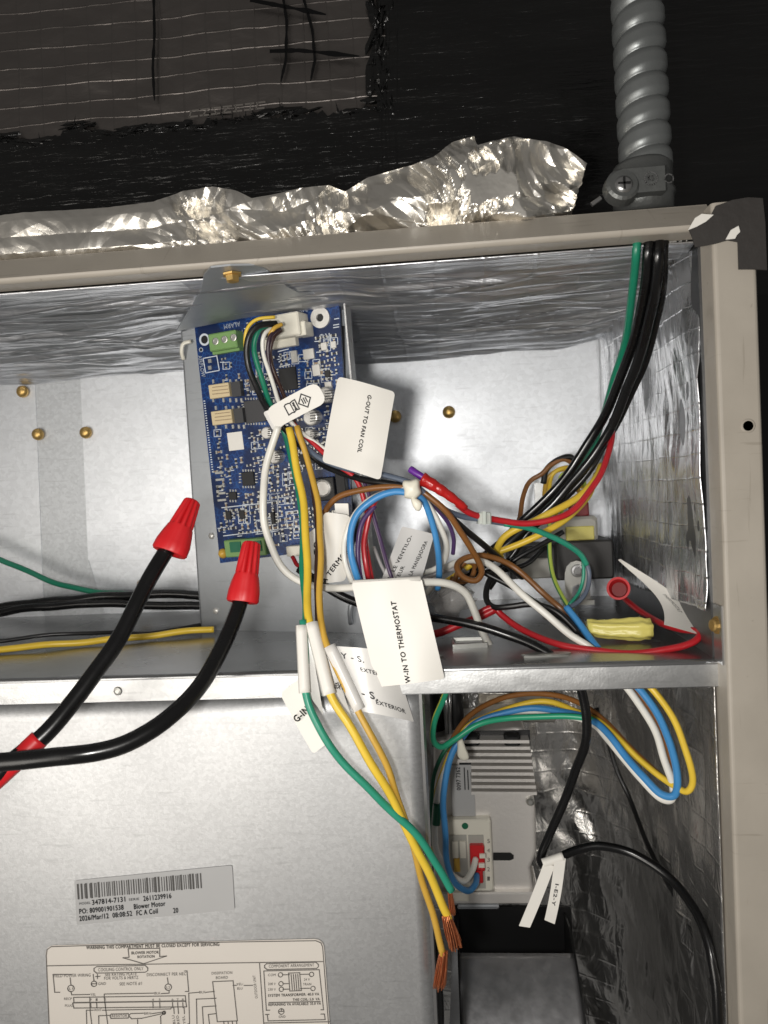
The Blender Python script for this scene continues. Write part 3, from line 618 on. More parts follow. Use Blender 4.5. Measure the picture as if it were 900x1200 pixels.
# crumpled foil flap
TOP = [(-60, 256), (0, 252), (60, 248), (130, 243), (180, 237), (215, 222), (250, 218), (278, 224), (295, 233), (330, 226), (350, 221), (385, 216), (405, 223), (430, 208), (470, 196), (492, 190), (510, 184), (530, 166), (556, 160), (559, 172), (580, 166), (602, 160), (640, 165), (661, 172), (674, 180), (687, 190)]
def top_y(x):
    for (a, b), (c, d) in zip(TOP, TOP[1:]):
        if a <= x <= c: return b + (d - b) * (x - a) / (c - a)
    return TOP[-1][1]
def foil_fn(u, v):
    vv = v
    xr3 = 668 + 19 * math.sin(min(1, vv) * 1.9)
    x = -60 + (xr3 + 60) * u; yb = rail_y(x) + 6; yt = top_y(x)
    y = yb + (yt - yb) * vv
    big = min(1, max(0, (x - 150) / 120)); amp = (.0014 + .0055 * big)
    Y = .014 + .012 * vv ** 1.3 - .004 * math.sin(vv * math.pi) * (.5 + big * .5)
    s = x * .01
    Y += amp * (1.7 * crease(s, vv * .9, 3, .8) + 1.3 * crease(s + .35 * vv, vv * .6, 9, 1.9) + .3 * crease(s - .4 * vv, vv, 14, 4.5)) + .001 * nz(s * 3, vv * 4)
    if x < 190: Y += .0018 * math.sin(vv * 9) * (1 - x / 260)
    return at(x, y, max(.009, Y))
random.seed(31); FOLDS = []
for k in range(11):
    an = random.uniform(0, math.pi); f_ = .45 * 1.33 ** k; FOLDS.append((math.cos(an), math.sin(an), f_, random.uniform(0, 9),   .72 / f_ ** .86))
def tri(t): return abs((t % 1) * 2 - 1) - .5
def foil_fn(u, v):
    x = -60 + 748 * u; big = min(1, max(0, (x - 150) / 130)); yb = rail_y(x) + 6; yt = top_y(x)
    if u > .96: x -= (18 * (1 - v) + 3 * nz(v * 9, 3)) * (u - .96) / .04
    px_, py_ = x * .01, v * (yb - yt) * .01
    wx = .35 * nz(px_ * 1.1, py_ * 1.1, 4); wy = .35 * nz(px_ * 1.1, py_ * 1.1, 8); d = 0
    for cx__, sy__, f_, ph, am in FOLDS: d += am * tri((px_ + wx) * cx__ * f_ + (py_ + wy) * sy__ * f_ + ph) * (.35 + .65 * min(1, max(0, .5 + 1.6 * nz(px_ * .8, py_ * .8, ph))))
    Y = .0190 + .003 * v - .0035 * math.sin(v * math.pi) + .0105 * (.22 + .78 * big) * d + (.0022 * tri(v * 1.5 + .2 + px_ * .05) if x < 230 else 0)
    return at(x, yb + (yt - yb) * v + 2.0 * v * d, max(.0100, Y))
ff = grid_sheet('foil_flap', foil_fn, 520, 70, 'foil_crumple', None, .0002)
for p in ff.data.polygons: p.use_smooth = False
tag(ff, 'crumpled aluminium foil flap lying along the top of the beige rail', 'foil')
# conduit
cA = at(757, 200, .03); cB = at(744, -40, .036); ax = (cB - cA).normalized(); ea = ax.orthogonal().normalized(); eb = ax.cross(ea)
con = empty('flexible_conduit', cA, 'grey ribbed flexible metal conduit rising from the cabinet top corner', 'conduit')
R0 = pxm(29, .03); pitch = pxm(27.5, .03); n_ = 260; seg = 36; vs = []; fs = []; Lc = (cB - cA).length
for i in range(n_ + 1):
    h = Lc * i / n_
    for k in range(seg):
        t = 2 * math.pi * k / seg; ph = (h / pitch) * 2 * math.pi - t
        s_ = abs(math.sin(ph / 2)); r = R0 * (.82 + .18 * min(1, s_ * 1.25) ** .6)
        vs.append(cA + ax * h + (ea * math.cos(t) + eb * math.sin(t)) * r)
for i in range(n_):
    for k in range(seg): fs.append((i * seg + k, i * seg + (k + 1) % seg, (i + 1) * seg + (k + 1) % seg, (i + 1) * seg + k))
make('ribbed_tube', vs, fs, 'conduit', con, True)
c0 = at(754, 240, .03)
fit = MB().lathe(c0, Vector((.0, 0, 1)), [(-.004, R0 * 1.12), (.002, R0 * 1.14), (.003, R0 * 1.2), (.0045, R0 * 1.2), (.005, R0 * 1.13), (.0145, R0 * 1.13), (.016, R0 * 1.05)], 32).build('clamp_body', 'zinc', con, True)
ear = MB(); e0 = at(730, 217, .012); ear.lathe(e0 + Vector((0, .006, 0)), Vector((0.05, -1, .15)), [(0, pxm(20, .01)), (.005, pxm(19, .01)), (.006, pxm(16, .01))], 20)
ear.box(at(752, 214, .016), pxm(24, .01), .003, pxm(14, .01)); ear.build('clamp_ear', 'zinc', fit)
es = MB(); ec = e0 + Vector((0.0003, -.0002, .0002)); es.lathe(ec + Vector((0, .001, 0)), Vector((.05, -1, .15)), [(0, pxm(10.5, .01)), (.0012, pxm(10, .01)), (.002, pxm(6, .01)), (.0021, pxm(1, .01))], 20); es.build('clamp_screw', 'steel', fit, True)
ss = MB(); ss.box(ec + Vector((0, -.0011, .0002)), .0024, .0003, .0004); ss.box(ec + Vector((0, -.0011, .0002)), .0004, .0003, .0024); ss.build('screw_slot', 'void', fit)
st2 = MB(); p1 = at(693, 240, .018); p2 = at(704, 232, .018); vs, fs, uv = tube_geo([p1, (p1 + p2) / 2, p2], .0009, 8); st2.add(vs, fs); st2.build('screw_tip', 'steel', fit)
rg = MB()
for (x, y, r) in ((763, 209, 7.5), (784, 209, 5)):
    line_on(rg, circ(x, y, r, 18), 1.3, lambda a, b, l=0: at(a, b, .0128 - l), closed=True)
text_on(rg, 'KS', (759, 212), (767, 211.5), lambda a, b, l=0: at(a, b, .0128 - l), 7, .02)
rg.build('cast_mark', 'steel', fit)
# dark corner tape
tp = MB().prism([at(x, y, -.0004) for x, y in [(838, 242), (858, 235), (876, 232), (893, 233), (896, 262), (898, 317), (882, 316), (865, 316), (864, 284), (852, 282), (838, 286), (822, 289), (814, 290), (811, 279), (807, 270), (818, 265), (827, 259), (834, 250)]][::-1], (0, -.0007, 0)).build('corner_tape', 'tape')
tag(tp, 'torn dark grey tape patch over the cabinet\'s top right corner', 'tape')
for pts in ([(806, 270), (814, 256), (822, 251), (836, 252), (827, 260), (816, 266)], [(850, 281), (856, 270), (865, 265), (867, 272), (863, 276), (861, 280)]):
    MB().prism([at(x, y, -.0015) for x, y in pts][::-1], (0, -.0004, 0)).build('torn_backing', 'paper', tp)
# ragged yellow/white insulation edge under the rail
rgd = MB(); random.seed(3)
for k in range(26):
    x = random.uniform(752, 812); y = 283 - (x - 752) * .13 + random.uniform(-2, 5); s_ = random.uniform(2, 7)
    a = at(x, y, .013 + random.uniform(0, .006)); rgd.add([a, a + Vector((pxm(s_, 0), .001, pxm(random.uniform(-3, 3), 0))), a + Vector((pxm(s_ * .4, 0), .0, -pxm(s_ * random.uniform(.4, 1.3), 0)))], [(0, 1, 2)])
rgd.build('torn_insulation', 'yellow_soft' if False else 'paper', cab)
wl_ = MB().box((.45, .30, .0), .36, .01, .8).build('dark_backdrop', 'void'); tag(wl_, kind='structure')  # black backdrop added so the surroundings stay dark beside the post
# ================================================================== BRACKET AND CONTROL BOARD
a15 = math.radians(15); t5 = math.radians(5)
E1 = Vector((math.cos(a15), -math.sin(a15), 0)); HH = Vector((-math.sin(a15), -math.cos(a15), 0))
EU = Vector((0, 0, 1)) * math.cos(t5) + HH * math.sin(t5); BN = E1.cross(EU)
if BN.y > 0: BN = -BN
B0 = Vector((-.141, .115, ZS + .0002))
brp = lambda x, y, h=0: atpl(x, y, B0 + BN * h, BN)
br = empty('mounting_bracket', brp(330, 742), 'grey sheet metal bracket behind the blue board, screwed up to the rail', 'bracket')
MB().prism([brp(*p) for p in [(212, 389), (236, 745), (330, 745), (448, 748), (432, 600), (418, 470), (409, 346)]], BN * -.0009).build('plate', 'galv_bracket', br)
fl = MB(); A_ = [brp(212, 389), brp(236, 745)]; bd = -BN * .012 - E1 * .004
fl.prism([A_[0], A_[1], A_[1] + bd, A_[0] + bd], E1 * .0009); fl.build('side_flange', 'galv_bracket', br)
fl = MB(); A_ = [brp(407, 347), brp(419, 480), brp(432, 600), brp(446, 747)]
for a, b in zip(A_, A_[1:]): fl.prism([a, b, b + BN * .006, a + BN * .006], E1 * .0008)
fl.build('edge_flange', 'galv_lip', br)
Ta = brp(205, 388); Tb = brp(409, 345); Tc = at(272, 314, .0135); TN = (Tb - Ta).cross(Tc - Ta).normalized()
if TN.y > 0: TN = -TN
tbp = lambda x, y, h=0: atpl(x, y, Ta + TN * (h + .0042), TN)
MB().prism([tbp(*p) for p in [(207, 388), (222, 364), (236, 340), (239, 323), (247, 314), (270, 311.5), (298, 311), (310, 314), (322, 324), (336, 336), (350, 343), (372, 345), (396, 341), (408, 345), (310, 368)]], TN * -.0008).build('top_tab', 'galv_bracket', br)
hs = MB().lathe(tbp(272, 321, .0002), TN, [(0, .0042), (.0007, .0040), (.0008, .0030), (.003, .0028), (.0034, .0018)], 6); hs.build('hex_screw', 'brass', br)
for x, y in ((248, 628), (253, 716)): MB().lathe(brp(x, y), BN, [(0, .0019), (.0006, .0017), (.001, .0008)], 14).build('rivet', 'cap_can', br, True)
hk = MB()
vs, fs, uv = tube_geo(spline([brp(224, 400, .001), brp(215, 403, .003), brp(213, 412, .003), brp(215, 421, .001)], 4), .0011, 8); hk.add(vs, fs); hk.build('wire_hook', 'nylon', br, True)
vs, fs, uv = tube_geo(spline([brp(424, 703, .001), brp(413, 706, .004), brp(410, 718, .004), brp(411, 731, .002)], 4), .0012, 8); make('wire_hook', vs, fs, 'galv_bracket', br, True)
MB().prism([brp(x, y, .0005) for x, y in ((400, 382), (404, 382), (406, 470), (402, 470))], BN * .001).build('slot', 'void', br)
HB = .0042
bp = lambda x, y, h=0: brp(x, y, HB + .0016 + h)
board = empty('control_board', bp(335, 655), 'blue printed circuit control board crowded with components on the grey bracket', 'circuit board')
QP = [(228, 383), (397, 352), (414, 640), (258, 660)]
MB().prism([bp(*p) for p in QP], BN * -.0016).build('board', 'pcb', board)
V1 = (bp(397, 352) - bp(228, 383)).normalized(); V2 = BN.cross(V1).normalized()
if V2.z > 0: V2 = -V2
def k_(x, y): return (bp(x, y) - CAM).dot(FW) / F      # metres per photo pixel on the board
def comp(name, x, y, wpx, hpx, ht, m, bev=0, z=0, parent=None, mb=None):
    s = k_(x, y); b = mb or MB(); b.box(bp(x, y, z + ht / 2), wpx * s / 2, hpx * s / 2, ht / 2, V1, V2, BN, bev)
    if mb is None: return b.build(name, m, parent or board)
def pads(xs, ys, wpx, hpx, mb, ht=.0005):
    for x in xs:
        for y in ys: comp('', x, y, wpx, hpx, ht, '', mb=mb)
solder = MB(); silk = MB()
sk = lambda *p, w=1.0, closed=False: line_on(silk, p, w, bp, .00008, closed)
def ring(x, y, r0, r1, m, name, h=.0004):
    s = k_(x, y); MB().lathe(bp(x, y), BN, [(0, r0 * s), (h, r0 * s), (h * 1.05, r1 * s), (.0002, r1 * s)], 22).build(name, m, board)
    MB().lathe(bp(x, y, .0001), BN, [(0, r1 * s), (.00015, r1 * s)], 16).build('mount_hole', 'void', board)
ring(240, 398, 7, 4.8, 'silk', 'hole_pad'); ring(376, 372.5, 12, 4.6, 'cap_can', 'standoff', .0012); ring(236, 410, 2.5, 2, 'silk', 'hole_pad')
# green terminal blocks
tb = comp('terminal_block', 265, 400, 37, 20, .0075, 'green_term', .0006)
for i in range(3): 
    q_ = (253 + 10.5 * i, 400 - 2.2 * i); s = k_(*q_)
    MB().lathe(bp(q_[0], q_[1], .0074), BN, [(0, 4.3 * s), (.0006, 4.1 * s), (.0007, 3.2 * s), (.0003, 3 * s)], 14).build('terminal_screw', 'tin', tb)
comp('terminal_ledge', 267, 411, 36, 5, .004, 'green_term', parent=tb)
t2 = comp('terminal_block', 290, 641, 54, 20, .006, 'green_term', .0005)
comp('terminal_mouth', 276, 641, 14, 12, .0009, 'dgreen', z=.006, parent=t2); comp('terminal_mouth', 300, 640, 14, 12, .0009, 'dgreen', z=.006, parent=t2)
MB().lathe(bp(263, 648, .0), BN, [(0, .0026), (.002, .0027), (.004, .0012)], 10).build('fuse_bead', 'gold', board, True)
# main white connector
nb = comp('main_connector', 335, 383, 46, 26, .011, 'nylon', .0006)
comp('connector_latch', 356, 386, 14, 16, .009, 'nylon', .0004, parent=nb); comp('connector_base', 328, 401, 44, 14, .004, 'nylon', .0004, parent=nb); comp('connector_mouth', 312, 386, 15, 18, .0003, 'chip_grey', z=.011, parent=nb)
# relays
for (x, y) in ((264, 458), (267, 489)):
    r_ = comp('relay', x - 5, y, 27, 16, .0042, 'relay', .0003); comp('relay_base', x + 14.5, y - 2, 12, 17, .0036, 'chip_grey', parent=r_)
    pads([x - 14, x - 2, x + 6, x + 13, x + 19], [y - 11, y + 11], 2.4, 4.5, solder)
    rt = MB()
    for i in range(3): line_on(rt, [(x - 15, y - 4 + 4 * i), (x + 2 + i, y - 6 + 4 * i)], .9, lambda a, b, l=0: bp(a, b, .0043 + l))
    rt.build('relay_print', 'cercap', r_)
# header, chips
sk((238, 420), (254, 417), (257, 434), (241, 437), (238, 420)); pads([246], [423, 431], 4.4, 4.4, solder)
for (x, y, w_, h_, m_) in ((338, 444, 22, 26, 'chip'), (299, 482, 26, 26, 'chip_grey'), (291, 561, 16, 16, 'chip'), (273, 581, 10, 9, 'chip'), (300, 450, 16, 14, 'chip_grey'), (320, 607, 5, 14, 'chip'), (268, 604, 7, 10, 'chip'), (284, 603, 7, 10, 'chip'), (384, 438, 7, 8, 'chip'), (360, 538, 18, 12, 'chip'), (398, 540, 7, 22, 'chip_grey')):
    comp('chip', x, y, w_, h_, .0013, m_, .0002)
    for i in range(int(w_ / 3.2)): pads([x - w_ / 2 + 2 + 3.2 * i], [y - h_ / 2 - 1.6, y + h_ / 2 + 1.6], 1.3, 2.6, solder)
    for i in range(int(h_ / 3.4)): pads([x - w_ / 2 - 1.6, x + w_ / 2 + 1.6], [y - h_ / 2 + 2 + 3.4 * i], 2.6, 1.3, solder)
for (x, y, w_, h_) in ((362, 415, 14, 12), (371, 434, 10, 13), (380, 406, 8, 9), (391, 404, 7, 8), (385, 452, 9, 9), (345, 418, 8, 14)): comp('crystal', x, y, w_, h_, .0012, 'cap_can', .0002)
# electrolytic cans with printed tops
for (x, y, r) in ((369, 489, 9.5), (386, 463, 9.5), (368, 510, 7.5), (327, 535, 8), (318, 507, 7)):
    s = k_(x, y); c_ = MB().lathe(bp(x, y), BN, [(0, r * s), (.005, r * s), (.0056, r * .93 * s), (.0058, r * .8 * s)], 22).build('capacitor', 'cap_can', board)
    m2 = MB()
    for i in range(4): line_on(m2, [(x - r * .55, y - r * .5 + i * r * .33), (x + r * .5, y - r * .6 + i * r * .33)], 1.0, lambda a, b, l=0: bp(a, b, .0059 + l))
    m2.build('capacitor_print', 'print', c_)
# inductor
ib = comp('inductor', 381, 573, 27, 27, .003, 'chip', .0004); s = k_(378, 573)
MB().lathe(bp(379, 572, .003), BN, [(0, 10.5 * s), (.0012, 10.2 * s), (.0016, 8.6 * s), (.0013, 8 * s)], 24).build('inductor_core', 'cap_can', ib)
comp('heat_sink', 401, 568, 12, 30, .004, 'chip', .0003)
comp('paper_sticker', 276, 517, 20, 21, .0002, 'paper')            # carried a matrix code, left blank
comp('pin_header', 347, 645, 20, 12, .005, 'nylon', .0004)
# many tiny parts: regular rows, joined because they are only a few pixels each
res = MB(); cap = MB(); random.seed(21)
BIG = [(265, 402, 24, 15), (335, 388, 32, 24), (264, 458, 24, 14), (267, 489, 24, 14), (338, 444, 16, 17), (299, 482, 17, 17), (291, 561, 13, 13), (276, 517, 15, 15), (290, 641, 32, 13), (381, 573, 30, 20), (376, 373, 16, 16), (240, 398, 14, 10), (246, 427, 12, 12), (347, 645, 14, 9), (273, 581, 9, 9), (369, 489, 11, 11), (386, 463, 12, 12), (327, 535, 9, 9), (318, 507, 9, 9)]
def inside(x, y, m_=3):
    t = (y - 383) / 277; xl = 228 + 30 * t; t2_ = (y - 352) / 288; xr_2 = 397 + 17 * t2_
    yt = 383 - 31 * (x - 228) / 169; yb = 660 - 20 * (x - 258) / 156
    return xl + m_ < x < xr_2 - m_ and yt + m_ < y < yb - m_
cnt = 0
for by in range(356, 660, 7):
    for bx in range(228, 418, 8):
        x = bx + random.uniform(-1.5, 1.5) + (by - 380) * .1; y = by + random.uniform(-1, 1) - (bx - 228) * .17 + 15
        dens = .4 if y < 440 and x < 300 else .96
        if not inside(x, y, 6) or random.random() > dens or any(abs(x - a) < c + 2 and abs(y - b) < d + 2 for a, b, c, d in BIG): continue
        ho = random.random() < .5; L_, W_ = random.choice(((4.6, 2.6), (5.6, 3.2), (4, 2.2)))
        dx, dy = (L_ / 2, -.4) if ho else (.2, L_ / 2)
        comp('', x, y, (L_ if ho else W_) * .6, (W_ if ho else L_) * .6, .0007, '', mb=random.choice((res, cap, res)))
        for sg in (-1, 1): comp('', x + sg * dx, y + sg * dy, (1.7 if ho else W_ * 1.1), (W_ * 1.1 if ho else 1.7), .0006, '', mb=solder)
        if random.random() < .35: sk((x - 4, y + 4), (x - 4 + random.uniform(2, 5), y + 3.7), w=.9)
        if random.random() < .2: sk((x - 4, y - 4), (x + 4, y - 4.6), (x + 4.3, y + 3.4), (x - 3.7, y + 4), (x - 4, y - 4), w=.7)
for i in range(26):                                     # pin row down the left side
    y = 506 + 0 * i; 
for i in range(5): comp('', 257 + .8 * i, 554 + 8 * i, 11, 2.4, .0006, '', mb=solder)
for i in range(30): comp('', 239.5 + .62 * i * .55, 470 + 5.2 * i * .55, 2, 1.2, .0003, '', mb=silk)
tag(res.build('resistor_rows', 'resist', board), kind='stuff'); tag(cap.build('capacitor_rows', 'cercap', board), kind='stuff'); tag(solder.build('solder_pads', 'tin', board), kind='stuff')
text_on(silk, 'ALARM', (281, 377), (262, 380.5), bp, 5.5, .01, .0001); text_on(silk, 'NO COM NC', (284, 386.5), (252, 392.5), bp, 5, .01, .0001)
text_on(silk, 'AIRFLOW', (232, 417), (236.5, 442), bp, 4.5, .01, .0001); text_on(silk, 'RU', (386.5, 390.5), (373.5, 392.5), bp, 9, .03, .0001); text_on(silk, '24V 5 A', (360, 361), (338, 365), bp, 4, .0, .0001)
sk((392, 374), (397, 373)); sk((391, 381), (397, 380)); sk((391, 384), (397, 383)); sk((260, 595), (325, 588), (326, 622), (300, 626)); sk((300, 610), (312, 608), (314, 624), (302, 626), (300, 610)); sk((335, 600), (352, 598), (354, 617), (337, 619), (335, 600)); sk((262, 628), (345, 618))
for i in range(8):
    y = 400 + 6 * i; sk((326 + .5 * i, y + 12), (338 + .5 * i, y + 9), w=1.1)
silk.build('silkscreen_print', 'silk', board)
# ================================================================== WIRES
def sleeve(name, p, q, wpx, m, parent):
    vs, fs, uv = tube_geo(spline([at(*p), (at(*p) + at(*q)) / 2, at(*q)], 5), pxm(wpx, (p[2] + q[2]) / 2) / 2, 12); return make(name, vs, fs, m, parent, True)
# harness leaving the main connector of the board and passing under the icon tag
wire('harness_wire', 'thick black wire arching out of the white board connector', 'black', 9, [(322, 379, .056), (302, 382, .050), (290, 398, .049), (291, 430, .052), (303, 462, .052), (318, 486, .048), (336, 506, .05), (356, 527, .055), (382, 547, .054), (420, 561, .046), (452, 566, .04), (484, 573, .036), (503, 584, .036), (530, 607, .042), (560, 632, .055), (590, 657, .07), (612, 675, .09)])
wire('harness_wire', 'green wire leaving the white connector inside the black arch', 'green', 8, [(318, 383, .058), (304, 389, .053), (299, 412, .053), (309, 450, .054), (321, 484, .051), (333, 512, .052), (345, 555, .048), (350, 592, .042), (353, 640, .032), (356, 700, .020), (357, 735, .012)])
wire('harness_wire', 'white wire leaving the white connector beside the green one', 'white', 6, [(323, 381, .058), (309, 390, .052), (307, 412, .053), (319, 452, .054), (332, 482, .050), (352, 506, .050), (376, 524, .05), (400, 540, .05), (424, 566, .05), (434, 590, .05), (440, 612, .052)])
wire('harness_wire', 'purple and white striped wire leaving the board connector', 'purpledark', 6, [(326, 384, .058), (314, 394, .053), (313, 418, .054), (323, 452, .055), (336, 482, .052), (350, 503, .053)])
wire('harness_wire', 'dark brown wire running down between the two yellow wires', 'dkbrown', 6, [(330, 386, .058), (321, 396, .054), (319, 420, .055), (330, 456, .056), (341, 482, .052), (348, 506, .05), (360, 545, .047), (368, 590, .042), (372, 640, .034), (372, 700, .021), (374, 742, .013), (384, 762, .010)])
wire('harness_wire', 'short golden wire at the inner bend of the connector harness', 'gold', 6, [(332, 381, .056), (322, 387, .054), (317, 400, .055), (319, 428, .056), (331, 458, .057), (342, 484, .054)])
wire('harness_wire', 'short yellow wire outside the black arch at the connector', 'yellow', 5, [(322, 374, .060), (300, 376, .057), (288, 386, .056), (286, 402, .057), (290, 424, .06)])
ycol = [(339, 500, .046), (349, 545, .044), (356, 590, .038), (359, 640, .030), (360, 690, .020), (363, 728, .011), (374, 772, .005), (388, 814, .001), (410, 852, -.002), (440, 902, -.002), (470, 957, .0), (496, 1012, .002), (514, 1056, .004), (524, 1076, .005)]
y1 = wire('yellow_wire', 'bright yellow wire hanging in front of the board and panel to a bare copper end', 'yellow', 11.5, ycol)
y2 = wire('yellow_wire', 'golden yellow wire to the right of the bright yellow one, copper end lowest', 'gold', 9.5, [(349, 500, .048), (363, 545, .046), (372, 588, .04), (377, 640, .031), (376, 700, .018), (380, 735, .010), (387, 760, .006), (402, 795, .003), (420, 830, .001), (442, 872, .0), (462, 925, .001), (478, 965, .003), (490, 1012, .006), (503, 1060, .008), (519, 1118, .009)])
g1 = wire('green_wire', 'green wire with a G-IN tag crossing the lower panel to bare copper', 'teal', 11, [(357, 725, .010), (356, 770, .006), (357, 812, .001), (372, 852, -.002), (402, 892, -.003), (442, 932, -.002), (482, 973, .0), (513, 1016, .003), (528, 1045, .005)])
def copper(p, q, wpx, parent, seed=1):
    random.seed(seed); mb = MB(); a = at(*p); b = at(*q); d = (b - a); s1_ = d.orthogonal().normalized(); s2_ = d.normalized().cross(s1_); R_ = pxm(wpx, p[2]) / 2
    for k in range(46):
        an = random.uniform(0, 6.28); rr = R_ * math.sqrt(random.random()) * .8; o1 = (s1_ * math.cos(an) + s2_ * math.sin(an)) * rr; o2 = o1 * random.uniform(.9, 1.7) + (s1_ * math.cos(an + 1) + s2_ * math.sin(an + 1)) * R_ * .3
        vs, fs, uv = tube_geo(spline([a + o1, a + d * .5 + o1 * 1.15 + o2 * .2, b * 1.0 + o2 - d * random.uniform(0, .12)], 4), R_ * .13, 5); mb.add(vs, fs)
    return mb.build('copper_strands', 'copper', parent, True)
copper((527, 1043, .005), (531, 1072, .006), 6, g1, 1); copper((523, 1072, .005), (534, 1112, .006), 13, y1, 2); copper((520, 1114, .009), (514, 1158, .010), 12, y2, 3)
# white thermostat wire looping in front of the board, with the icon tag and the W-IN tag
w1 = wire('thermostat_wire', 'thick white wire looping before the board under the W-IN TO THERMOSTAT tag', 'white', 10.5, [(326, 498, .042), (318, 525, .042), (310, 555, .041), (308, 585, .038), (311, 620, .037), (325, 655, .037), (350, 678, .036), (385, 689, .031), (430, 688, .019), (480, 684, .018), (520, 684, .023), (545, 693, .03), (558, 715, .037), (566, 738, .045), (574, 757, .054)])
# icon tag
ic = Patch([(311, 480, .040), (371, 447, .036), (383, 471, .036), (323, 503, .040)], lambda u, v: .0012 * math.sin(math.pi * u) - .0008 * v * u)
it = ic.sheet('icon_tag', 'paper', w1, .13, 14, 12, .00018); tag(it, 'small white tag printed with a booklet and a diamond')
fold = Patch([(308, 483, .041), (324, 478, .041), (334, 498, .042), (320, 505, .042)], lambda u, v: .001 * math.sin(math.pi * u)); fold.sheet('tag_fold', 'film', it, .2, 6, 6, .0003)
im = MB(); ip = lambda u0, v0, u1, v1, w_=.014: None
def pl_line(P, mb, uvs, wd):
    for (u0, v0), (u1, v1) in zip(uvs, uvs[1:]):
        a, b = P.S(u0, v0, .00025), P.S(u1, v1, .00025); d = (b - a).normalized(); s_ = d.cross(P.n).normalized() * wd / 2; mb.add([a - s_ - d * wd / 2, a + s_ - d * wd / 2, b + s_ + d * wd / 2, b - s_ + d * wd / 2], [(0, 1, 2, 3)])
lw = .00055
pl_line(ic, im, [(.33, .30), (.36, .26), (.40, .27), (.44, .30), (.48, .27), (.54, .26), (.54, .72), (.48, .70), (.44, .75), (.40, .72), (.33, .74), (.33, .30)], lw); pl_line(ic, im, [(.44, .30), (.44, .75)], lw * .8); pl_line(ic, im, [(.49, .45), (.49, .64)], lw * 1.4); pl_line(ic, im, [(.475, .46), (.49, .45)], lw); pl_line(ic, im, [(.475, .65), (.505, .65)], lw); pl_line(ic, im, [(.488, .37), (.492, .37)], lw * 1.6)
pl_line(ic, im, [(.57, .50), (.68, .18), (.79, .50), (.68, .82), (.57, .50)], lw)
for k in range(3): pl_line(ic, im, [(.645 + .035 * k, .38 + .02 * abs(k - 1)), (.645 + .035 * k, .62 - .02 * abs(k - 1))], lw * .9)
im.build('printed_icons', 'print', it)
wt = Patch([(412, 683, .0105), (494, 678, .0105), (521, 796, .004), (441, 806, .003)], lambda u, v: .0022 * math.exp(-((v) / .07) ** 2) * 0 + .0032 * math.sin(math.pi * u) * (.3 + .7 * v) - .0030 * v * v + .0006 * math.sin(5 * u + 4 * v))
wtag = wt.sheet('wire_tag', 'paper', w1, .045, 14, 20, .00018); tag(wtag, 'large white tag reading W-IN TO THERMOSTAT'); tm = MB(); wt.text(tm, 'W-IN TO THERMOSTAT', .50, .60, 90 - 3, wt.H * .79, .03); tm.build('printed_text', 'ink', wtag)
# folded back leaf of the W-IN tag
wb = Patch([(414, 683, .0130), (492, 679, .0130), (502, 760, .0165), (440, 770, .0165)]); wb.sheet('tag_back_leaf', 'paper', wtag, .045, 6, 8, .0003)
fd = MB(); vs, fs, uv = tube_geo([at(413.5, 683.5, .0118), at(453, 681.5, .0115), at(493, 678.5, .0118)], .0013, 12); fd.add(vs, fs); fd.build('tag_fold', 'paper', wtag, True)
# grey, red and further harness wires under the G-OUT tag
gw = wire('fan_wire', 'slate grey wire under the G-OUT TO FAN COIL tag, becoming part of the tie bundle', 'grey', 8, [(342, 500, .049), (354, 519, .050), (377, 538, .048), (410, 551, .044), (445, 557, .039), (484, 566, .035), (504, 583, .036), (522, 598, .040), (542, 606, .044), (566, 609, .047), (600, 615, .052)])
gt = Patch([(396, 441, .036), (463, 459, .036), (446, 563, .030), (377, 541, .034)], lambda u, v: .0026 * math.sin(math.pi * u) - .003 * (v - .5) ** 2 + .0010 * v * u + .0030 * max(0, v - .8) * 5 * u * .5 + .0004 * math.sin(6 * u + 5 * v))
gtag = gt.sheet('wire_tag', 'paper', gw, .06, 14, 20, .00018); tag(gtag, 'large white tag reading G-OUT TO FAN COIL'); tm = MB(); gt.text(tm, 'G-OUT TO FAN COIL', .60, .45, -90, gt.H * .66, .03); tm.build('printed_text', 'ink', gtag)
wire('fan_wire', 'red wire slipping under the lower left of the G-OUT tag', 'red', 7, [(346, 498, .051), (358, 512, .051), (378, 530, .049), (398, 546, .047), (416, 560, .046), (427, 582, .046), (432, 604, .047), (428, 630, .046), (430, 660, .044), (437, 690, .045)])
wire('fan_wire', 'second red wire descending beside the blue loop', 'red', 8, [(470, 572, .038), (448, 580, .041), (436, 596, .043), (428, 620, .043), (425, 640, .042), (428, 664, .041), (434, 690, .043)])
wire('fan_wire', 'thin purple and white wire descending to the right of the red pair', 'purplewhite', 6, [(424, 562, .048), (433, 582, .047), (438, 606, .045), (444, 630, .043), (452, 655, .041), (461, 682, .04), (466, 700, .04)])
wire('loop_wire', 'blue wire looping left from the white cable tie', 'blue', 10, [(484, 577, .034), (462, 577, .036), (440, 584, .036), (422, 600, .035), (413, 622, .034), (411, 645, .033), (417, 668, .034), (425, 690, .036)])
wire('loop_wire', 'white wire on the outside of the blue loop', 'white', 8, [(476, 572, .036), (452, 576, .038), (430, 586, .038), (413, 604, .037), (405, 630, .036), (405, 655, .035), (410, 676, .036), (416, 694, .038)])
wire('loop_wire', 'purple wire on the inside of the blue loop', 'purple', 7, [(440, 592, .042), (426, 610, .041), (420, 634, .040), (420, 658, .039), (425, 690, .04)])
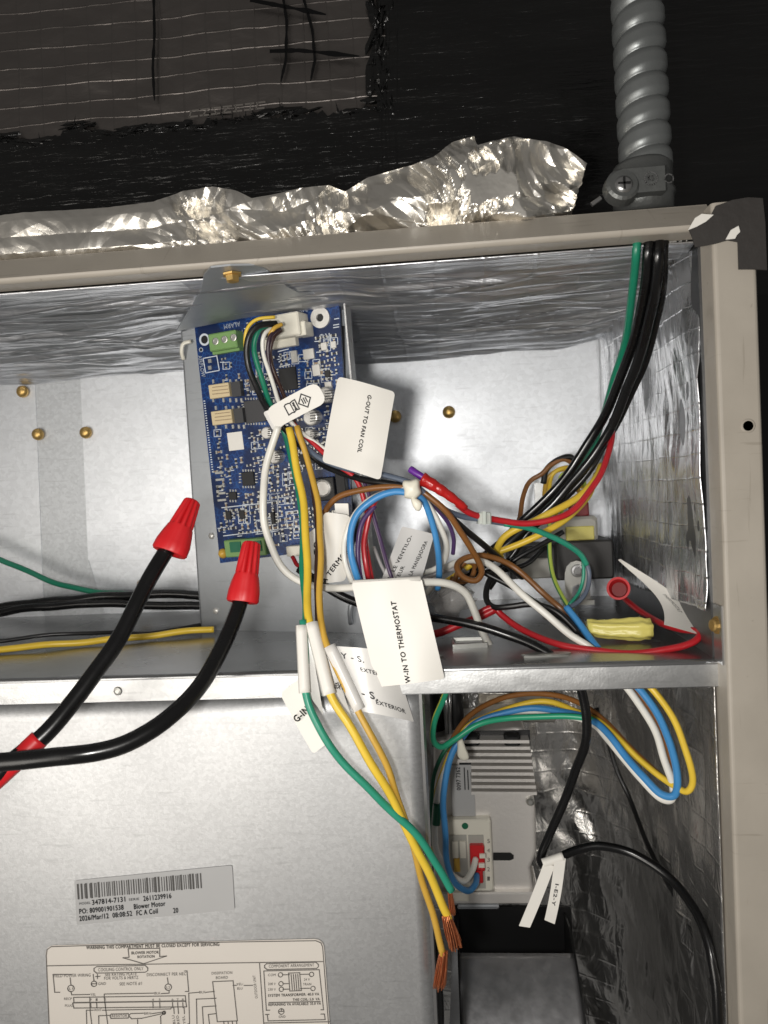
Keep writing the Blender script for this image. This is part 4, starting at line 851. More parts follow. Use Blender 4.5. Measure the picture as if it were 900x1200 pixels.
wire('loop_wire', 'brown wire arching from behind the TERMOSTATO tag to the cable tie', 'brown', 8.5, [(378, 612, .048), (386, 594, .046), (402, 581, .043), (430, 573, .040), (462, 571, .037), (486, 573, .035), (502, 583, .035), (525, 604, .037), (546, 632, .042), (560, 655, .048), (564, 670, .05), (557, 680, .051), (544, 676, .053), (537, 664, .056), (545, 655, .06), (565, 650, .062), (585, 655, .064), (605, 667, .064), (632, 690, .06), (660, 714, .058), (684, 740, .050), (700, 760, .045)])
wire('tail_wire', 'blue wire dropping from the right of the cable tie', 'blue', 9, [(486, 577, .034), (497, 588, .035), (506, 615, .038), (513, 645, .042), (514, 668, .046), (511, 690, .05)])
wire('tail_wire', 'white wire curling down behind the blue tail of the cable tie', 'white', 8, [(486, 576, .036), (500, 590, .037), (514, 612, .041), (523, 638, .046), (522, 658, .052), (512, 668, .056), (494, 674, .062), (478, 686, .066)])
wire('tail_wire', 'purple wire tail right of the white curl', 'purple', 6, [(488, 575, .038), (506, 590, .042), (522, 610, .048), (529, 630, .052), (528, 648, .056)])
ct = empty('cable_tie', at(484, 580, .034), 'cream nylon cable tie knot binding the wire bundle', 'cable tie')
kn = MB(); ka = at(472, 566, .029); 
def blob(pts, Y, d, m, name, parent, rough=.0006):
    mb = MB(); P0 = [at(x, y, Y) for x, y in pts]; c = sum(P0, Vector()) / len(P0)
    rings = []
    for t, s in ((0, .75), (.25, 1), (.7, 1), (1, .72)): rings.append([c + (p - c) * s + Vector((0, -d * t + d * .5, 0)) for p in P0])
    mb.loft(rings); o = mb.build(name, m, parent, True); md = o.modifiers.new('soft', 'SUBSURF'); md.levels = 1; md.render_levels = 1; return o
blob([(473, 561), (481, 564), (489, 559), (493, 564), (491, 571), (496, 578), (490, 582), (487, 587), (478, 584), (472, 584), (475, 575), (470, 568)], .030, .009, 'tie', 'tie_knot', ct)
blob([(480, 580), (488, 584), (496, 588), (494, 599), (488, 600), (483, 593)], .028, .004, 'tie', 'tie_tail', ct)
pv = wire('capped_wire', 'purple insulated stub and red shrink sleeve sticking out of the tie', 'violet', 10, [(479, 548, .034), (488, 554, .033), (500, 562, .033)], cat='wire')
vs, fs, uv = tube_geo(spline([at(494, 561, .033), at(510, 570, .033), at(528, 582, .034), (at(546, 596, .036))], 6), pxm(15, .034) / 2, 14, lambda t: 1.1 - .55 * t + .05 * math.sin(t * 30)); make('shrink_sleeve', vs, fs, 'red_shrink', pv, True)
rw = wire('red_wire', 'red wire sweeping right through the clip and up behind the black conductors', 'red', 8.5, [(538, 591, .036), (552, 600, .040), (568, 605, .044), (590, 610, .047), (618, 615, .049), (645, 610, .05), (672, 597, .053), (693, 574, .058), (707, 546, .065), (716, 515, .075), (716, 490, .085)])
gc = wire('green_wire', 'thin green wire curving from the small clip down to the grey loop', 'teal', 8, [(592, 613, .049), (628, 622, .054), (658, 634, .058), (678, 648, .062), (686, 662, .064)])
wire('grey_wire', 'bluish grey wire continuing the green curve down to the blue sleeve', 'grey', 6.5, [(685, 655, .066), (690, 672, .066), (687, 690, .064), (677, 704, .06), (664, 712, .056)])
wire('grey_wire', 'green and grey twin running inside the small loop by the metal tab', 'teal', 5, [(684, 656, .066), (685, 674, .066), (681, 692, .064), (670, 708, .058)])
cpp = empty('wire_clip', at(567, 607, .046), 'small translucent clip joining the red and grey wires', 'clip')
mb = MB(); mb.box(at(567, 607, .046), pxm(7.5, .046), .004, pxm(7, .046), RT, FW, UP, .0006); mb.build('clip_body', 'clip', cpp)
mb = MB(); mb.box(at(567, 607, .041), pxm(2, .046), .0012, pxm(7.6, .046), RT, FW, UP); mb.build('clip_ridge', 'clip', cpp)
wire('ground_wire', 'thin yellow green striped wire hanging in front of the dark transformer', 'ground2', 6, [(646, 600, .10), (644, 625, .095), (645, 655, .09), (653, 685, .083), (666, 710, .072), (672, 716, .068)])
wire('tangle_wire', 'black wire weaving low behind the brown curl', 'black', 7, [(516, 696, .095), (540, 684, .09), (566, 672, .086), (592, 668, .084), (618, 660, .088), (640, 642, .095)])
wire('tangle_wire', 'brown wire hooked round under the brown curl', 'brown', 7, [(530, 690, .07), (536, 672, .068), (546, 660, .066), (556, 664, .068), (552, 678, .07), (540, 682, .072), (528, 678, .075)])
wire('tangle_wire', 'light grey wire curving behind the blue tail', 'ltgrey', 7, [(478, 700, .075), (490, 684, .074), (506, 674, .073), (524, 668, .074), (540, 668, .078), (556, 676, .085)])
wire('tangle_wire', 'black wire sloping from the brown curl down to the shelf hole', 'black', 8, [(560, 664, .066), (590, 682, .064), (620, 700, .062), (648, 716, .058), (672, 738, .05), (690, 756, .045)])
# white arch to the shelf hole, and companions
wire('motor_lead', 'white wire arching right and down across the shelf to its front hole', 'white', 9.5, [(500, 694, .085), (514, 674, .078), (530, 661, .072), (550, 655, .066), (567, 657, .060), (582, 667, .056), (610, 695, .05), (640, 720, .045), (668, 744, .04), (692, 760, .037), (712, 780, .034), (730, 800, .033), (748, 826, .032), (768, 858, .032), (780, 890, .032), (788, 918, .032), (786, 938, .033), (772, 936, .034), (752, 914, .038), (732, 888, .045), (712, 864, .053), (694, 848, .06), (660, 838, .072), (620, 834, .08), (580, 838, .085), (552, 850, .085), (535, 872, .084), (520, 902, .083), (512, 935, .083), (510, 985, .083), (517, 1010, .085), (528, 1026, .088), (543, 1032, .092), (553, 1020, .098), (557, 1007, .105)])
wire('motor_lead', 'blue wire from the grey loop through the shelf and round to the motor plug', 'blue', 9.5, [(663, 711, .055), (680, 732, .049), (697, 754, .042), (716, 776, .036), (736, 794, .031), (753, 810, .029), (772, 838, .028), (787, 872, .028), (796, 908, .028), (793, 931, .029), (776, 930, .031), (756, 910, .036), (736, 888, .043), (714, 862, .05), (696, 846, .057), (672, 836, .066), (634, 831, .075), (592, 834, .08), (560, 845, .081), (540, 865, .079), (528, 886, .078), (522, 920, .077), (521, 968, .077), (524, 1010, .079), (531, 1035, .083), (545, 1045, .09), (555, 1037, .097), (557, 1026, .105)])
wire('motor_lead', 'brown wire beside the blue loop in the lower compartment', 'brown', 8, [(735, 796, .036), (748, 812, .034), (770, 846, .034), (783, 882, .034), (788, 910, .035), (778, 912, .037), (758, 894, .042), (737, 873, .048), (716, 852, .055), (698, 838, .061), (675, 824, .069), (650, 815, .076), (620, 812, .08), (590, 817, .083), (565, 827, .085), (545, 842, .087), (533, 860, .088), (526, 880, .09)])
wire('motor_lead', 'yellow wire outermost in the lower right loop', 'yellow', 8.5, [(752, 797, .030), (766, 812, .027), (785, 840, .025), (798, 868, .024), (808, 898, .023), (811, 918, .024), (804, 928, .026), (790, 922, .03), (770, 908, .036), (748, 888, .043), (726, 866, .05), (700, 845, .058), (676, 834, .066), (648, 824, .074), (610, 826, .08), (574, 836, .085), (548, 852, .087), (528, 884, .09), (514, 925, .09), (506, 965, .09), (506, 1000, .09)])
wire('motor_lead', 'striped green and yellow wire dipping under the shelf edge beside the panel', 'ground', 8.5, [(528, 800, .04), (521, 818, .042), (510, 846, .046), (508, 868, .05), (518, 877, .055), (534, 868, .058), (562, 849, .06), (598, 842, .062), (654, 840, .06), (690, 843, .057), (706, 852, .055)])
wire('motor_lead', 'dark green wire left of the white one running down beside the motor', 'dgreen', 6, [(538, 864, .088), (522, 880, .086), (513, 900, .086), (507, 922, .086), (504, 952, .087), (505, 990, .088)])
sleeve('wire_marker', (513, 942, .082), (511, 966, .082), 10.5, 'dgreen', bpy.data.objects['motor_lead'])
# thermostat black cable on the shelf that drops through it, with strap tags
bc = wire('control_cable', 'black cable crossing the shelf, dropping below and carrying two white strap tags', 'black_cable', 12.5, [(352, 668, .05), (385, 690, .046), (415, 704, .044), (455, 716, .043), (495, 722, .043), (540, 731, .041), (590, 743, .037), (630, 758, .032), (655, 774, .029), (674, 792, .028), (684, 812, .028), (688, 842, .03), (683, 880, .034), (665, 930, .042), (645, 975, .048), (634, 1003, .05), (640, 1013, .051), (655, 1004, .052), (678, 996, .054), (705, 993, .054), (742, 1001, .052), (780, 1025, .044), (810, 1062, .032), (829, 1100, .022), (838, 1145, .015), (842, 1210, .012)])
for k, (c, t_) in enumerate(([(636, 1010, .044), (648, 1016, .044), (622, 1086, .038), (609, 1084, .038)], None), ([(646, 1008, .045), (662, 1004, .045), (652, 1084, .04), (638, 1078, .04)], 'I-E')) if False else ():
    pass
s1p = Patch([(637, 1012, .044), (650, 1015, .044), (621, 1087, .038), (608, 1085, .038)], lambda u, v: .001 * math.sin(v * 3)); s1o = s1p.sheet('strap_tag', 'paper', bc, .05, 6, 14, .0004)
s2p = Patch([(650, 1005, .045), (663, 1006, .045), (650, 1083, .039), (638, 1078, .039)], lambda u, v: .003 * math.sin(v * 3.1)); s2o = s2p.sheet('strap_tag', 'paper', bc, .05, 6, 14, .0004)
tm = MB(); s2p.text(tm, 'I-E2-Y', .5, .55, -90, s2p.H * .34, .01, .0016); tm.build('printed_text', 'print', s2o)
sleeve('tag_wrap', (636, 1012, .0455), (660, 1004, .0465), 11, 'paper', bc)
wire('rear_cable', 'thin black cable lying diagonally against the dark compartment foil', 'black', 7, [(700, 830, .15), (716, 880, .15), (740, 940, .14), (765, 1000, .11), (795, 1060, .08), (822, 1120, .045), (838, 1168, .022)])
wire('rear_cable', 'black wire curling tightly on the shelf beneath the white arch', 'black', 8.5, [(578, 668, .07), (571, 688, .066), (571, 704, .062), (580, 713, .058), (600, 713, .055), (630, 710, .052), (655, 718, .048), (676, 742, .045)])
# red shelf wire with the curled tag and the red cap
r2 = wire('red_lead', 'long red wire lying along the shelf front below the curled paper tag', 'red', 9, [(560, 722, .058), (578, 713, .058), (588, 722, .057), (604, 734, .053), (630, 746, .046), (664, 757, .038), (704, 763, .032), (750, 764, .028), (788, 760, .027), (812, 753, .028), (820, 744, .031), (814, 740, .036), (797, 738, .043), (775, 731, .055), (752, 718, .075), (738, 707, .09), (729, 698, .1)])
rt_ = Patch([(724, 656, .085), (727, 655, .083), (820, 744, .030), (778, 732, .042)], lambda u, v: -.010 * math.sin(math.pi * v) * (.4 + .6 * v) - .004 * math.sin(math.pi * v) * u)
rtag = rt_.sheet('curled_tag', 'paper', r2, .02, 10, 20, .00018); tag(rtag, 'white paper tag curled into a horn shape'); tm = MB(); rt_.text(tm, 'THERMOSTAT', .52, .62, -90 + 4, rt_.H * .25, .0, .0014); tm.build('printed_text', 'print', rtag)
cp_ = at(725, 690, .085); cx_ = (CAM - cp_).normalized() + Vector((-.1, 0, .15)); s = pxm(13, .085)
capn = MB().lathe(cp_ - cx_.normalized() * .006, cx_, [(-.006, s * .5), (-.002, s * .8), (.006, s), (.0075, s * 1.02), (.0075, s * .82), (.002, s * .62), (.0015, s * .1)], 22).build('wire_cap', 'red_nut', r2, True)
md = capn.modifiers.new('rim', 'EDGE_SPLIT'); md.split_angle = math.radians(35)
MB().lathe(cp_ - cx_.normalized() * .003, cx_, [(0, s * .66), (.0006, s * .64)], 16).build('cap_bore_shade', 'red_shade', capn)  # darker red disc paints the shade inside the hollow cap
wire('red_lead', 'red wire in a clear sleeve half hidden behind the W-IN tag', 'red', 11, [(488, 742, .062), (510, 742, .061), (535, 733, .06), (558, 724, .059), (579, 715, .058)])
MB().box(at(640, 771, .024), pxm(26, .024), .0008, pxm(3, .024), RT, FW, UP).build('spare', 'tin', shelf).name = 'edge_clip'
# pale yellow ribbed sleeve lying on the shelf
yl = empty('yellow_sleeve', atz(728, 752, ZS), 'pale yellow ribbed plastic sleeve lying on the shelf', 'sleeve')
rings = []
for i in range(13):
    t = i / 12; c = at(688 + 74 * t, 735 + 8 * t, .05 - .004 * t); c.z = max(c.z, ZS + .006); rr = pxm((9 + 5.5 * t - (2.5 if t > .88 else 0)), .05)
    rings.append([c + UP * (math.cos(a) * rr * (1 + .10 * math.cos(6 * a)) * .95) + FW * (math.sin(a) * rr * (1 + .1 * math.cos(6 * a))) + UP * .0006 * nz(i * .7, a) for a in [2 * math.pi * k / 36 for k in range(36)]])
MB().loft(rings).build('ribbed_body', 'yellow_soft', yl, True)
# conductors from the conduit
wire('conduit_wire', 'green conductor coming down from the conduit, leftmost of its bunch', 'green', 10, [(751, 270, .0132), (747, 296, .0125), (744, 326, .022), (738, 370, .040), (731, 405, .055), (718, 448, .072), (706, 490, .088), (690, 530, .096), (660, 575, .1), (630, 605, .1)])
wire('conduit_wire', 'thick black conductor next to the green one from the conduit', 'black_cable', 13, [(762, 270, .0130), (759, 296, .0118), (757, 326, .019), (751, 362, .032), (741, 405, .048), (722, 455, .064), (700, 502, .078), (672, 548, .083), (636, 590, .086), (600, 624, .086), (570, 650, .084), (545, 672, .084)])
wire('conduit_wire', 'thick black conductor in the middle of the bunch, furthest forward', 'black_cable', 13, [(771, 270, .0128), (769, 296, .0110), (768, 326, .017), (763, 362, .028), (753, 405, .043), (734, 456, .058), (713, 503, .071), (686, 548, .076), (652, 588, .079), (616, 620, .08), (586, 645, .079), (560, 668, .08), (530, 690, .085)])
wire('conduit_wire', 'thinner black conductor on the right of the conduit bunch', 'black_cable', 9, [(779, 270, .0134), (777, 296, .0122), (776, 326, .020), (772, 362, .034), (763, 402, .050), (748, 445, .064), (728, 490, .077), (704, 530, .083), (676, 570, .086), (645, 600, .088), (620, 625, .09), (600, 650, .09), (575, 680, .09)])
wire('supply_wire', 'upper yellow wire crossing over the black conductors', 'yellow', 9.5, [(704, 544, .086), (698, 560, .078), (684, 578, .072), (660, 594, .068), (632, 608, .067), (608, 618, .068), (590, 630, .07), (582, 644, .073), (586, 652, .076)])
wire('supply_wire', 'lower yellow wire running from behind the red wire to the shelf', 'yellow', 9, [(700, 556, .09), (690, 580, .083), (668, 602, .076), (640, 620, .073), (612, 635, .073), (588, 646, .074), (570, 654, .076), (552, 662, .078), (534, 674, .08), (518, 686, .084)])
wire('supply_wire', 'thin black wire parallel under the lower yellow one', 'black', 7, [(660, 622, .084), (630, 640, .082), (604, 656, .081), (584, 674, .082), (572, 690, .084)])
# coiled leads above the transformer
for k, (m_, c) in enumerate((('gold', (648, 570)), ('yellow', (652, 566)), ('ground2', (658, 568)))):
    wire('coil_lead', ('outer golden', 'middle yellow', 'inner green striped')[k] + ' lead looped above the transformer', m_, 6, [(c[0] - 3 + 2 * k, c[1] + 38, .15), (c[0] - 10 + 3 * k, c[1] + 15, .145), (c[0] - 8 + 3 * k, c[1] - 8, .14), (c[0] + 6, c[1] - 19 + 3 * k, .14), (c[0] + 22, c[1] - 14, .145), (c[0] + 30, c[1] + 6, .15)])
wire('coil_lead', 'brown lead bowing left of the transformer coil', 'brown', 6.5, [(678, 548, .14), (662, 538, .135), (646, 545, .135), (636, 555, .135), (622, 565, .135), (613, 585, .13), (609, 606, .125), (604, 622, .12)])
wire('coil_lead', 'black lead looping over the coiled yellow leads', 'black', 8, [(636, 566, .138), (640, 550, .136), (654, 538, .135), (668, 536, .136), (672, 552, .14)])
# left side bundle
wire('left_cable', 'upper black cable running left along the back wall', 'black_cable', 13, [(-40, 719, .150), (0, 713, .150), (60, 704, .15), (120, 698, .15), (180, 696, .15), (262, 698, .152)])
wire('left_cable', 'lower black cable running left along the back wall', 'black_cable', 12, [(-40, 722, .146), (0, 717, .146), (60, 711, .146), (120, 708, .147), (180, 709, .148), (262, 712, .15)])
wire('left_cable', 'thin twin black lead above the yellow wire on the shelf', 'black', 6, [(-40, 755, .075), (0, 751, .082), (60, 744, .096), (110, 741, .102), (160, 742, .1), (200, 738, .108), (250, 731, .12)])
wire('left_cable', 'yellow wire lying along the shelf behind the black pigtail', 'yellow', 9.5, [(-40, 767, .058), (0, 762, .064), (60, 756, .071), (120, 750, .079), (180, 744, .087), (225, 739, .095), (250, 737, .097)])
wire('left_cable', 'green wire sloping down along the back wall at far left', 'green', 8, [(-40, 638, .165), (0, 656, .165), (35, 671, .165), (70, 685, .164), (110, 693, .16), (160, 696, .158)])
# two pigtails with red wire connectors
def pigtail(label, nut, cable, tape=None):
    o = wire('power_pigtail', label, 'black_cable', 23, cable, 'cable')
    (tip, mid, base) = nut; A, Bm, Cn = at(*tip[:3]), at(*mid[:3]), at(*base[:3]); rings = []
    axis = (Cn - A).normalized(); side = axis.cross(FW).normalized(); dep = axis.cross(side).normalized(); LT = (Cn - A).length; tm_ = (Bm - A).length / LT
    wt_, wm_, wb_ = [pxm(x[3], x[2]) / 2 for x in nut]; n = 72
    def ringf(t, r, rib, wing):
        c = A + axis * (t * LT); out = []
        for k in range(n):
            a = 2 * math.pi * k / n; f = 1 + rib * (abs(math.cos(5 * a)) ** .6 - .6); ww = 1 + wing * abs(math.cos(a)) ** 3
            out.append(c + (side * math.cos(a) + dep * math.sin(a) * .92) * (r * f * ww))
        return out
    for t, r, rib, wing in ((0, wt_ * .75, .0, 0), (.012, wt_ * .93, .08, 0), (.04, wt_, .42, 0), (tm_ * .6, (wt_ + wm_) / 2 * .97, .42, 0), (tm_ * .95, wm_ * .90, .4, 0), (tm_, wm_ * 1.0, .03, 0), (tm_ + .03, wm_ * 1.04, .02, .05), (tm_ + .14, wm_ * 1.02, .03, .22), (.82, wb_ * .80, .03, .24), (.97, wb_ * .82, .02, .24), (1, wb_ * .78, .0, .2), (1.0, wb_ * .62, 0, .0), (.9, wb_ * .55, 0, 0)): rings.append(ringf(t, r, rib, wing))
    nutm = MB().loft(rings).build('wire_connector', 'red_nut', o, True)
    md = nutm.modifiers.new('edges', 'EDGE_SPLIT'); md.split_angle = math.radians(38)
    if tape:
        vs, fs, uv = tube_geo(spline([at(*p) for p in tape], 6), pxm(25, tape[0][2]) / 2, 16); make('red_tape_band', vs, fs, 'red_nut', o, True)
    return o
pigtail('black pigtail with red connector further left, red tape band near the frame edge', [(226, 586, .022, 18), (212, 617, .017, 29), (198, 648, .012, 43)],
        [(203, 632, .014), (190, 660, .010), (165, 703, .0), (132, 760, -.012), (102, 803, -.022), (72, 838, -.03), (44, 868, -.036), (10, 900, -.042), (-40, 945, -.05)], [(46, 866, -.0365), (24, 887, -.040), (0, 909, -.043), (-30, 936, -.048)])
pigtail('black pigtail with red connector over the board\'s lower corner, curving left', [(295, 635, .022, 19), (290, 673, .018, 27), (284, 706, .014, 38)],
        [(287, 690, .016), (279, 712, .012), (262, 755, .0), (236, 800, -.014), (202, 838, -.027), (160, 866, -.037), (110, 881, -.044), (55, 889, -.048), (0, 893, -.051), (-50, 896, -.053)])
# ------------------------------------------------------------------ smaller paper tags of the harness
tw = wire('tagged_wire', 'dark red and black stub wire under the folded A TERMOSTATO tag', 'darkred', 6, [(343, 652, .062), (350, 662, .058), (362, 655, .056), (376, 640, .054), (384, 620, .05)])
p_ = Patch([(379, 600, .040), (411, 604, .040), (405, 681, .036), (378, 684, .036)], lambda u, v: .002 * math.sin(math.pi * u)); o = p_.sheet('wire_tag', 'paper', tw, .18, 10, 14, .00018); tag(o, 'white tag folded at its top, reading A TERMOS'); tm = MB(); p_.text(tm, '\u00c0 TERMOS', .52, .76, 52, p_.W * 1.55, .015); tm.build('printed_text', 'ink', o)
p_ = Patch([(392, 590, .043), (408, 590, .043), (410, 622, .043), (394, 612, .043)]); p_.sheet('tag_back_leaf', 'paper', o, .04, 4, 4, .0003)
p_ = Patch([(352, 632, .050), (378, 612, .050), (380, 676, .048), (366, 668, .048)]); o2 = p_.sheet('tag_side_leaf', 'paper', tw, .05, 4, 6, .0003); tm = MB(); p_.text(tm, 'TO', .62, .42, 80, .006, .01); p_.text(tm, 'R', .62, .72, 80, .003, .01); tm.build('printed_text', 'ink', o2)
vt = wire('tagged_wire', 'thin light grey wire holding the grey VENTILO and MANEJADORA tag', 'ltgrey', 5, [(438, 640, .07), (448, 664, .068), (462, 690, .066), (486, 700, .064)])
p_ = Patch([(471, 617, .056), (509, 626, .056), (491, 690, .050), (443, 690, .050)], lambda u, v: .0012 * math.sin(math.pi * u)); o = p_.sheet('wire_tag', 'paper_grey', vt, .04, 8, 12, .0003); tag(o, 'grey white tag with French and Spanish text'); tm = MB()
p_.text(tm, 'SIS LE VENTILO-', .26, .50, 90 - 8, p_.H * .78, .004, .0018); p_.text(tm, 'TEUR', .40, .74, 90 - 8, p_.H * .24, .004, .0018); p_.text(tm, 'A LA MANEJADORA', .74, .50, 90 - 8, p_.H * .70, .004, .0018); tm.build('printed_text', 'ink', o)
# G-IN tag on the green wire
sleeve('tag_sleeve', (353, 733, .0085), (357, 812, .001), 14, 'paper', g1)
p_ = Patch([(350, 796, .006), (328, 813, .006), (367, 884, .001), (386, 869, .001)], lambda u, v: .0006 * math.sin(3 * v)); o = p_.sheet('wire_tag', 'paper', g1, .18, 8, 14, .00018); tag(o, 'white tag reading G-IN'); tm = MB(); text_on(tm, 'G-IN', (348, 847), (363, 833), lambda x, y, l=0: at(x, y, .0012 - l), 8.5, .02); tm.build('printed_text', 'ink', o)
p_ = Patch([(357, 738, .0095), (362, 738, .0095), (379, 838, .0035), (360, 812, .0035)]); p_.sheet('tag_film', 'film', g1, .05, 4, 8, .0002)
# yellow wire tag sleeves and flag
sleeve('tag_sleeve', (365, 730, .010), (386, 814, .001), 16, 'paper', y1)
p_ = Patch([(366, 768, .0075), (388, 770, .0075), (414, 846, .0055), (384, 815, .0035)]); o = p_.sheet('tag_film', 'film', y1, .04, 5, 8, .0002); tm = MB(); text_on(tm, '-EXT', (389, 806), (403, 809), lambda x, y, l=0: at(x, y, .0015 - l), 7, .01); tm.build('printed_text', 'print', o)
sleeve('tag_sleeve', (386, 757, .0065), (421, 832, .001), 15, 'film', y2)
p_ = Patch([(391, 757, .0075), (458, 764, .013), (488, 846, .0085), (420, 833, .0025)], lambda u, v: -.006 * u * u * (v - .3) + .003 * math.sin(math.pi * u)); o = p_.sheet('wire_tag', 'film', y2, .03, 14, 10, .0003); tag(o, 'clear film flag with curled corner reading Y EXTERIOR')
tm = MB(); pf = lambda x, y, l=0: at(x, y, .0012 - l)
p_.text(tm, 'Y - S.', .24, .16, -8, p_.W * .36, .012); p_.text(tm, 'EXTERIOR', .55, .36, -8, p_.W * .5, .012); p_.text(tm, 'Y - S.', .20, .70, -8, p_.W * .45, .016); p_.text(tm, 'EXTERIOR', .62, .84, -8, p_.W * .52, .014); tm.build('printed_text', 'print', o)
# clear bag on the shelf behind the W-IN tag
def bag_fn(u, v):
    a = u * 2 * math.pi; r_ = math.sin(math.pi * (v * .92 + .04)); c = at(505 + 50 * v, 705 - 6 * v, .085)
    return c + UP * (math.cos(a) * r_ * .010 + .002 * nz(u * 5, v * 5)) + FW * (math.sin(a) * r_ * .012) + RT * .003 * nz(u * 6, v * 6, 2)
bg = grid_sheet('clear_bag', bag_fn, 30, 24, 'bag', None, .0002); tag(bg, 'crumpled clear plastic sleeve on the shelf behind the W-IN tag', 'plastic sleeve')
# ================================================================== TRANSFORMER
YT = .145
tr = empty('transformer', at(667, 678, YT), 'dark grey boxed transformer at the back right of the shelf', 'transformer')
def pbox(name, x0, y0, x1, y1, Y, dep, m, parent, bev=0):
    c = at((x0 + x1) / 2, (y0 + y1) / 2, Y); k = pxm(1, Y); mb = MB(); mb.box(c + Vector((0, dep / 2, 0)), (x1 - x0) / 2 * k, (y1 - y0) / 2 * k, dep / 2, Vector((1, 0, 0)), Vector((0, 0, -1)), Vector((0, -1, 0)), bev); return mb.build(name, m, parent)
pbox('steel_case', 652, 634, 718, 679, YT, .036, 'trans_box', tr, .001); pbox('steel_core', 598, 640, 655, 678, YT + .006, .03, 'trans_box', tr, .0008)
pbox('coil_bobbin', 650, 606, 700, 634, YT + .004, .028, 'coil_wrap', tr, .0015); pbox('coil_tape', 664, 617, 696, 633, YT + .002, .004, 'yellow_soft', tr, .0005); pbox('lead_boot', 668, 588, 690, 606, YT + .012, .006, 'darkred', tr, .001); pbox('terminal_plate', 627, 566, 639, 602, YT + .016, .003, 'galv_lip', tr); pbox('coil_side', 606, 655, 645, 678, YT + .002, .005, 'coil_wrap', tr, .0006)
foot = MB(); y0_ = .118; P_ = [(662, 707), (662, 672), (664, 664), (669, 659), (676, 657), (683, 659), (689, 665), (691, 673), (692, 708), (684, 708), (683, 690), (678, 684), (671, 688), (670, 707)]
foot.prism([at(x, y, y0_) for x, y in P_][::-1], (0, .0012, 0)); foot.build('mounting_tab', 'tin', tr)
MB().lathe(at(677, 669, y0_ - .0008), Vector((0, -1, 0)), [(0, pxm(7.5, y0_)), (.0006, pxm(7, y0_)), (.0007, pxm(4.6, y0_)), (.0002, pxm(4, y0_))], 18).build('tab_eyelet', 'steel', tr); pbox('tab_base', 660, 704, 696, 709, .112, .012, 'tin', tr)
# ================================================================== MOTOR AND BLOWER
YM = .115
mo = empty('blower_motor', at(570, 1050, YM), 'pale finned blower motor with red plug block in the lower compartment', 'motor')
mk = pxm(1, YM)
bo = MB()
prof = [(508, 866), (607, 852), (616, 856), (628, 950), (629, 1000), (622, 1018), (626, 1048), (508, 1050)]
bo.prism([at(x, y, YM) for x, y in prof][::-1], (0, .05, 0)); bo = bo.build('housing', 'motor', mo); bv = bo.modifiers.new('round', 'BEVEL'); bv.width = .004; bv.segments = 4; bv.limit_method = 'ANGLE'
for i in range(9):
    y = 866 + 7.4 * i; x0, x1 = (552 if i > 3 else 536) - 0, 618 + i * 1.1
    mb = MB(); mb.box(at((x0 + x1) / 2, y - 3, YM) + Vector((0, -.0042, 0)), (x1 - x0) / 2 * mk, .0045, 1.8 * mk, Vector((1, 0, -.02)).normalized(), Vector((0, 1, 0)), Vector((.02, 0, 1)).normalized()); mb.build('cooling_fin', 'motor', mo)
pbox('fin_gap_shade', 538, 856, 622, 926, YM - .0008, .0006, 'chip', mo)  # dark sheet between the fins, painting the shade of their gaps
for x in (553, 601): pbox('rubber_plug', x - 10, 862, x + 9, 875, YM - .008, .006, 'void', mo, .001)
lb = pbox('motor_label', 529, 896, 556, 957, YM - .0014, .001, 'sticker', mo); lm = MB(); lp = lambda x, y, l=0: at(x, y, YM - .0018 - l)
text_on(lm, '0097 7362', (540, 926), (539, 899), lp, 5, .02)
for i in range(3): line_on(lm, [(544 + 4 * i, 900 + 3 * i), (545 + 4 * i, 925)], 1.3, lp)
lm.build('printed_text', 'print', lb)
pb = pbox('plug_block', 524, 960, 577, 1046, YM - .006, .006, 'nylon', mo, .0008); 
pbox('plug_recess', 528, 978, 548, 1034, YM - .0066, .0006, 'coil_wrap', pb); pbox('plug_recess', 550, 978, 568, 1042, YM - .0066, .0006, 'coil_wrap', pb)
for i in range(2): pbox('plug_cell', 530 + 9 * i, 986, 537 + 9 * i, 1006, YM - .0075, .0009, 'nylon', pb)
pbox('red_plug', 551, 991, 568, 1022, YM - .010, .0035, 'red_nut', pb, .0006); pbox('red_plug', 556, 1018, 566, 1036, YM - .010, .0035, 'red_nut', pb, .0006); pbox('plug_slot', 562, 1001, 569, 1006, YM - .0112, .0012, 'nylon', pb); pbox('plug_slot', 561, 1012, 568, 1017, YM - .0112, .0012, 'nylon', pb)
pbox('key_yellow', 532, 1006, 539, 1022, YM - .0078, .0012, 'gold', pb); MB().lathe(at(545, 968, YM - .0062), Vector((0, -1, 0)), [(0, .0018), (.0004, .0016)], 12).build('green_mark', 'dgreen', pb)
nm = MB()
for i in range(5): text_on(nm, str(5 - i), (571, 988 + 11 * i), (574, 988 + 11 * i), lambda x, y, l=0: at(x, y, YM - .0063 - l), 5, .0)
nm.build('pin_numbers', 'print_faded', pb)
MB().prism([at(x, y, YM - .0003) for x, y in [(578, 999), (598, 999), (602, 1002), (602, 1006), (598, 1008), (578, 1008)]][::-1], (0, -.0003, 0)).build('vent_slot', 'void', mo)
MB().lathe(at(621, 938, YM), Vector((0, -1, 0)), [(0, .0024), (.002, .0022), (.003, .0012)], 12).build('screw', 'tin', mo); pbox('motor_ledge', 508, 1046, 632, 1060, YM - .004, .03, 'motor', mo, .0008)
pbox('plug_foot', 530, 1046, 550, 1056, YM - .0065, .003, 'nylon', mo)
mt_ = empty('cable_tie', at(541, 885, .075), 'cream cable tie on the motor lead bundle below the shelf', 'cable tie'); blob([(534, 858), (541, 860), (545, 875), (549, 883), (551, 890), (543, 893), (534, 887), (537, 874)], .073, .004, 'tie', 'tie_head', mt_); 
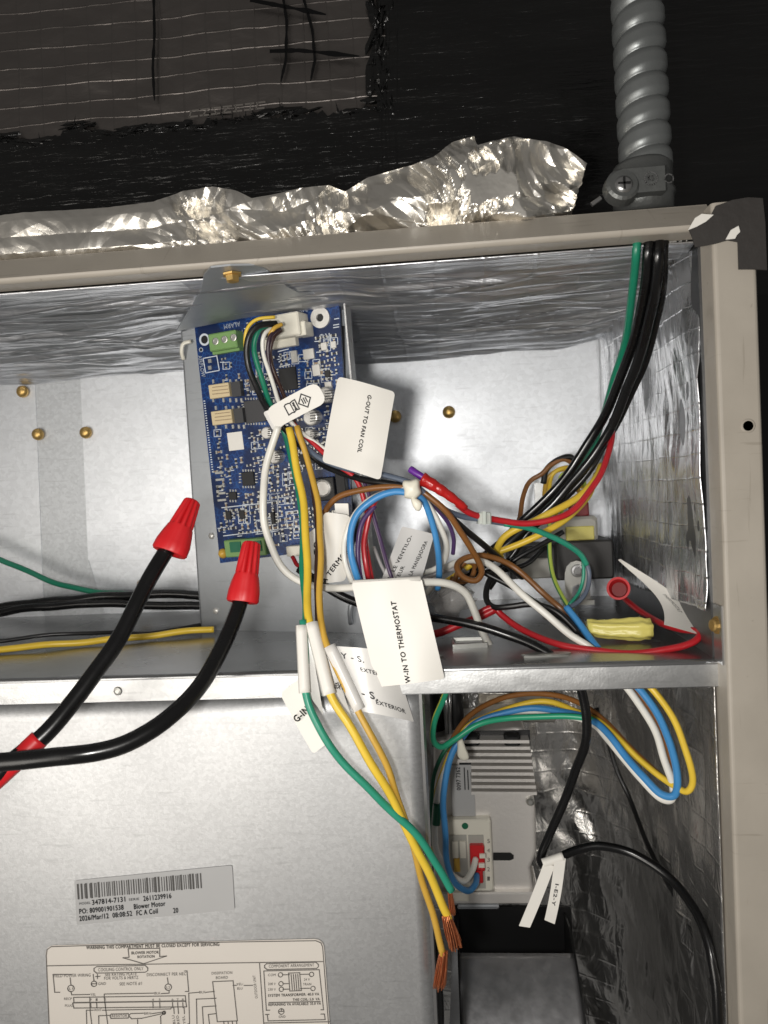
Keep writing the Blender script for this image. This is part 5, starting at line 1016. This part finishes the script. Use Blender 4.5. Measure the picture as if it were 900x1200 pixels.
cap2 = empty('run_capacitor', at(520, 865, .13), 'black cylindrical canister behind the striped wire under the shelf', 'capacitor')
for x, r in ((514, 8), (535, 10)): MB().lathe(at(x, 870, .13), Vector((0, 0, 1)), [(-.002, pxm(r, .13)), (.028, pxm(r, .13)), (.03, pxm(r * .7, .13))], 20).build('canister', 'void', cap2, True)
for x in (523, 527): vs, fs, uv = tube_geo([at(x, 806, .12), at(x, 830, .12), at(x + 1, 866, .12)], .0011, 8); make('steel_rod', vs, fs, 'steel', cap2, True)
# scroll housing of the blower
bl = empty('blower_housing', at(600, 1200, .1), 'dark scroll shaped blower housing at the bottom of the compartment', 'blower')
def scroll_fn(u, v):
    xx0 = at(536, 1118, .09).x; xx1 = at(672, 1118, .09).x; a = math.radians(92 - 85 * v); Rr = .09; zc = at(600, 1118, .09).z - Rr * math.sin(math.radians(70)); 
    return Vector((xx0 + (xx1 - xx0) * u, .09 + .03 - Rr * math.cos(a) * 1 - .0 + (Rr * .34), 0)) * Vector((1, 1, 0)).length / math.sqrt(2) if False else Vector((xx0 + (xx1 - xx0) * u, .121 - Rr * math.sin(math.radians(20 + 70 * v)), zc + Rr * math.cos(math.radians(20 + 70 * v))))
grid_sheet('scroll_wrap', scroll_fn, 24, 30, 'scroll', bl, .001)
xa = at(536, 1118, .09).x; xb = at(672, 1118, .09).x; zc = at(600, 1118, .09).z - .09 * math.sin(math.radians(70))
for xx in (xa, xb): 
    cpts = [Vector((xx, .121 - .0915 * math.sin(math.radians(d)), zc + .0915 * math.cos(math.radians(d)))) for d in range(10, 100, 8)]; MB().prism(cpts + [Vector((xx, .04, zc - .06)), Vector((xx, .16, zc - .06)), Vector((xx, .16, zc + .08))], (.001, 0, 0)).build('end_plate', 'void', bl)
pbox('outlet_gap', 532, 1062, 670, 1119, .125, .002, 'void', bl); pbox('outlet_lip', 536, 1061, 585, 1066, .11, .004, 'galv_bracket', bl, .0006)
bw_ = wire('ribbon_lead', 'black wire stub below the copper ends beside the panel edge', 'black_cable', 18, [(512, 1100, .03), (513, 1140, .028), (512, 1180, .026), (512, 1230, .026)], sides=14)
gr = Patch([(530, 1112, .03), (536, 1112, .03), (540, 1230, .026), (526, 1230, .026)], lambda u, v: .001 * math.sin(v * 6)); go = gr.sheet('grey_strip', 'galv_shade_grey', None, .05, 4, 12, .0006); tag(go, 'narrow grey metal strip hanging below the bare copper wires', 'strip')
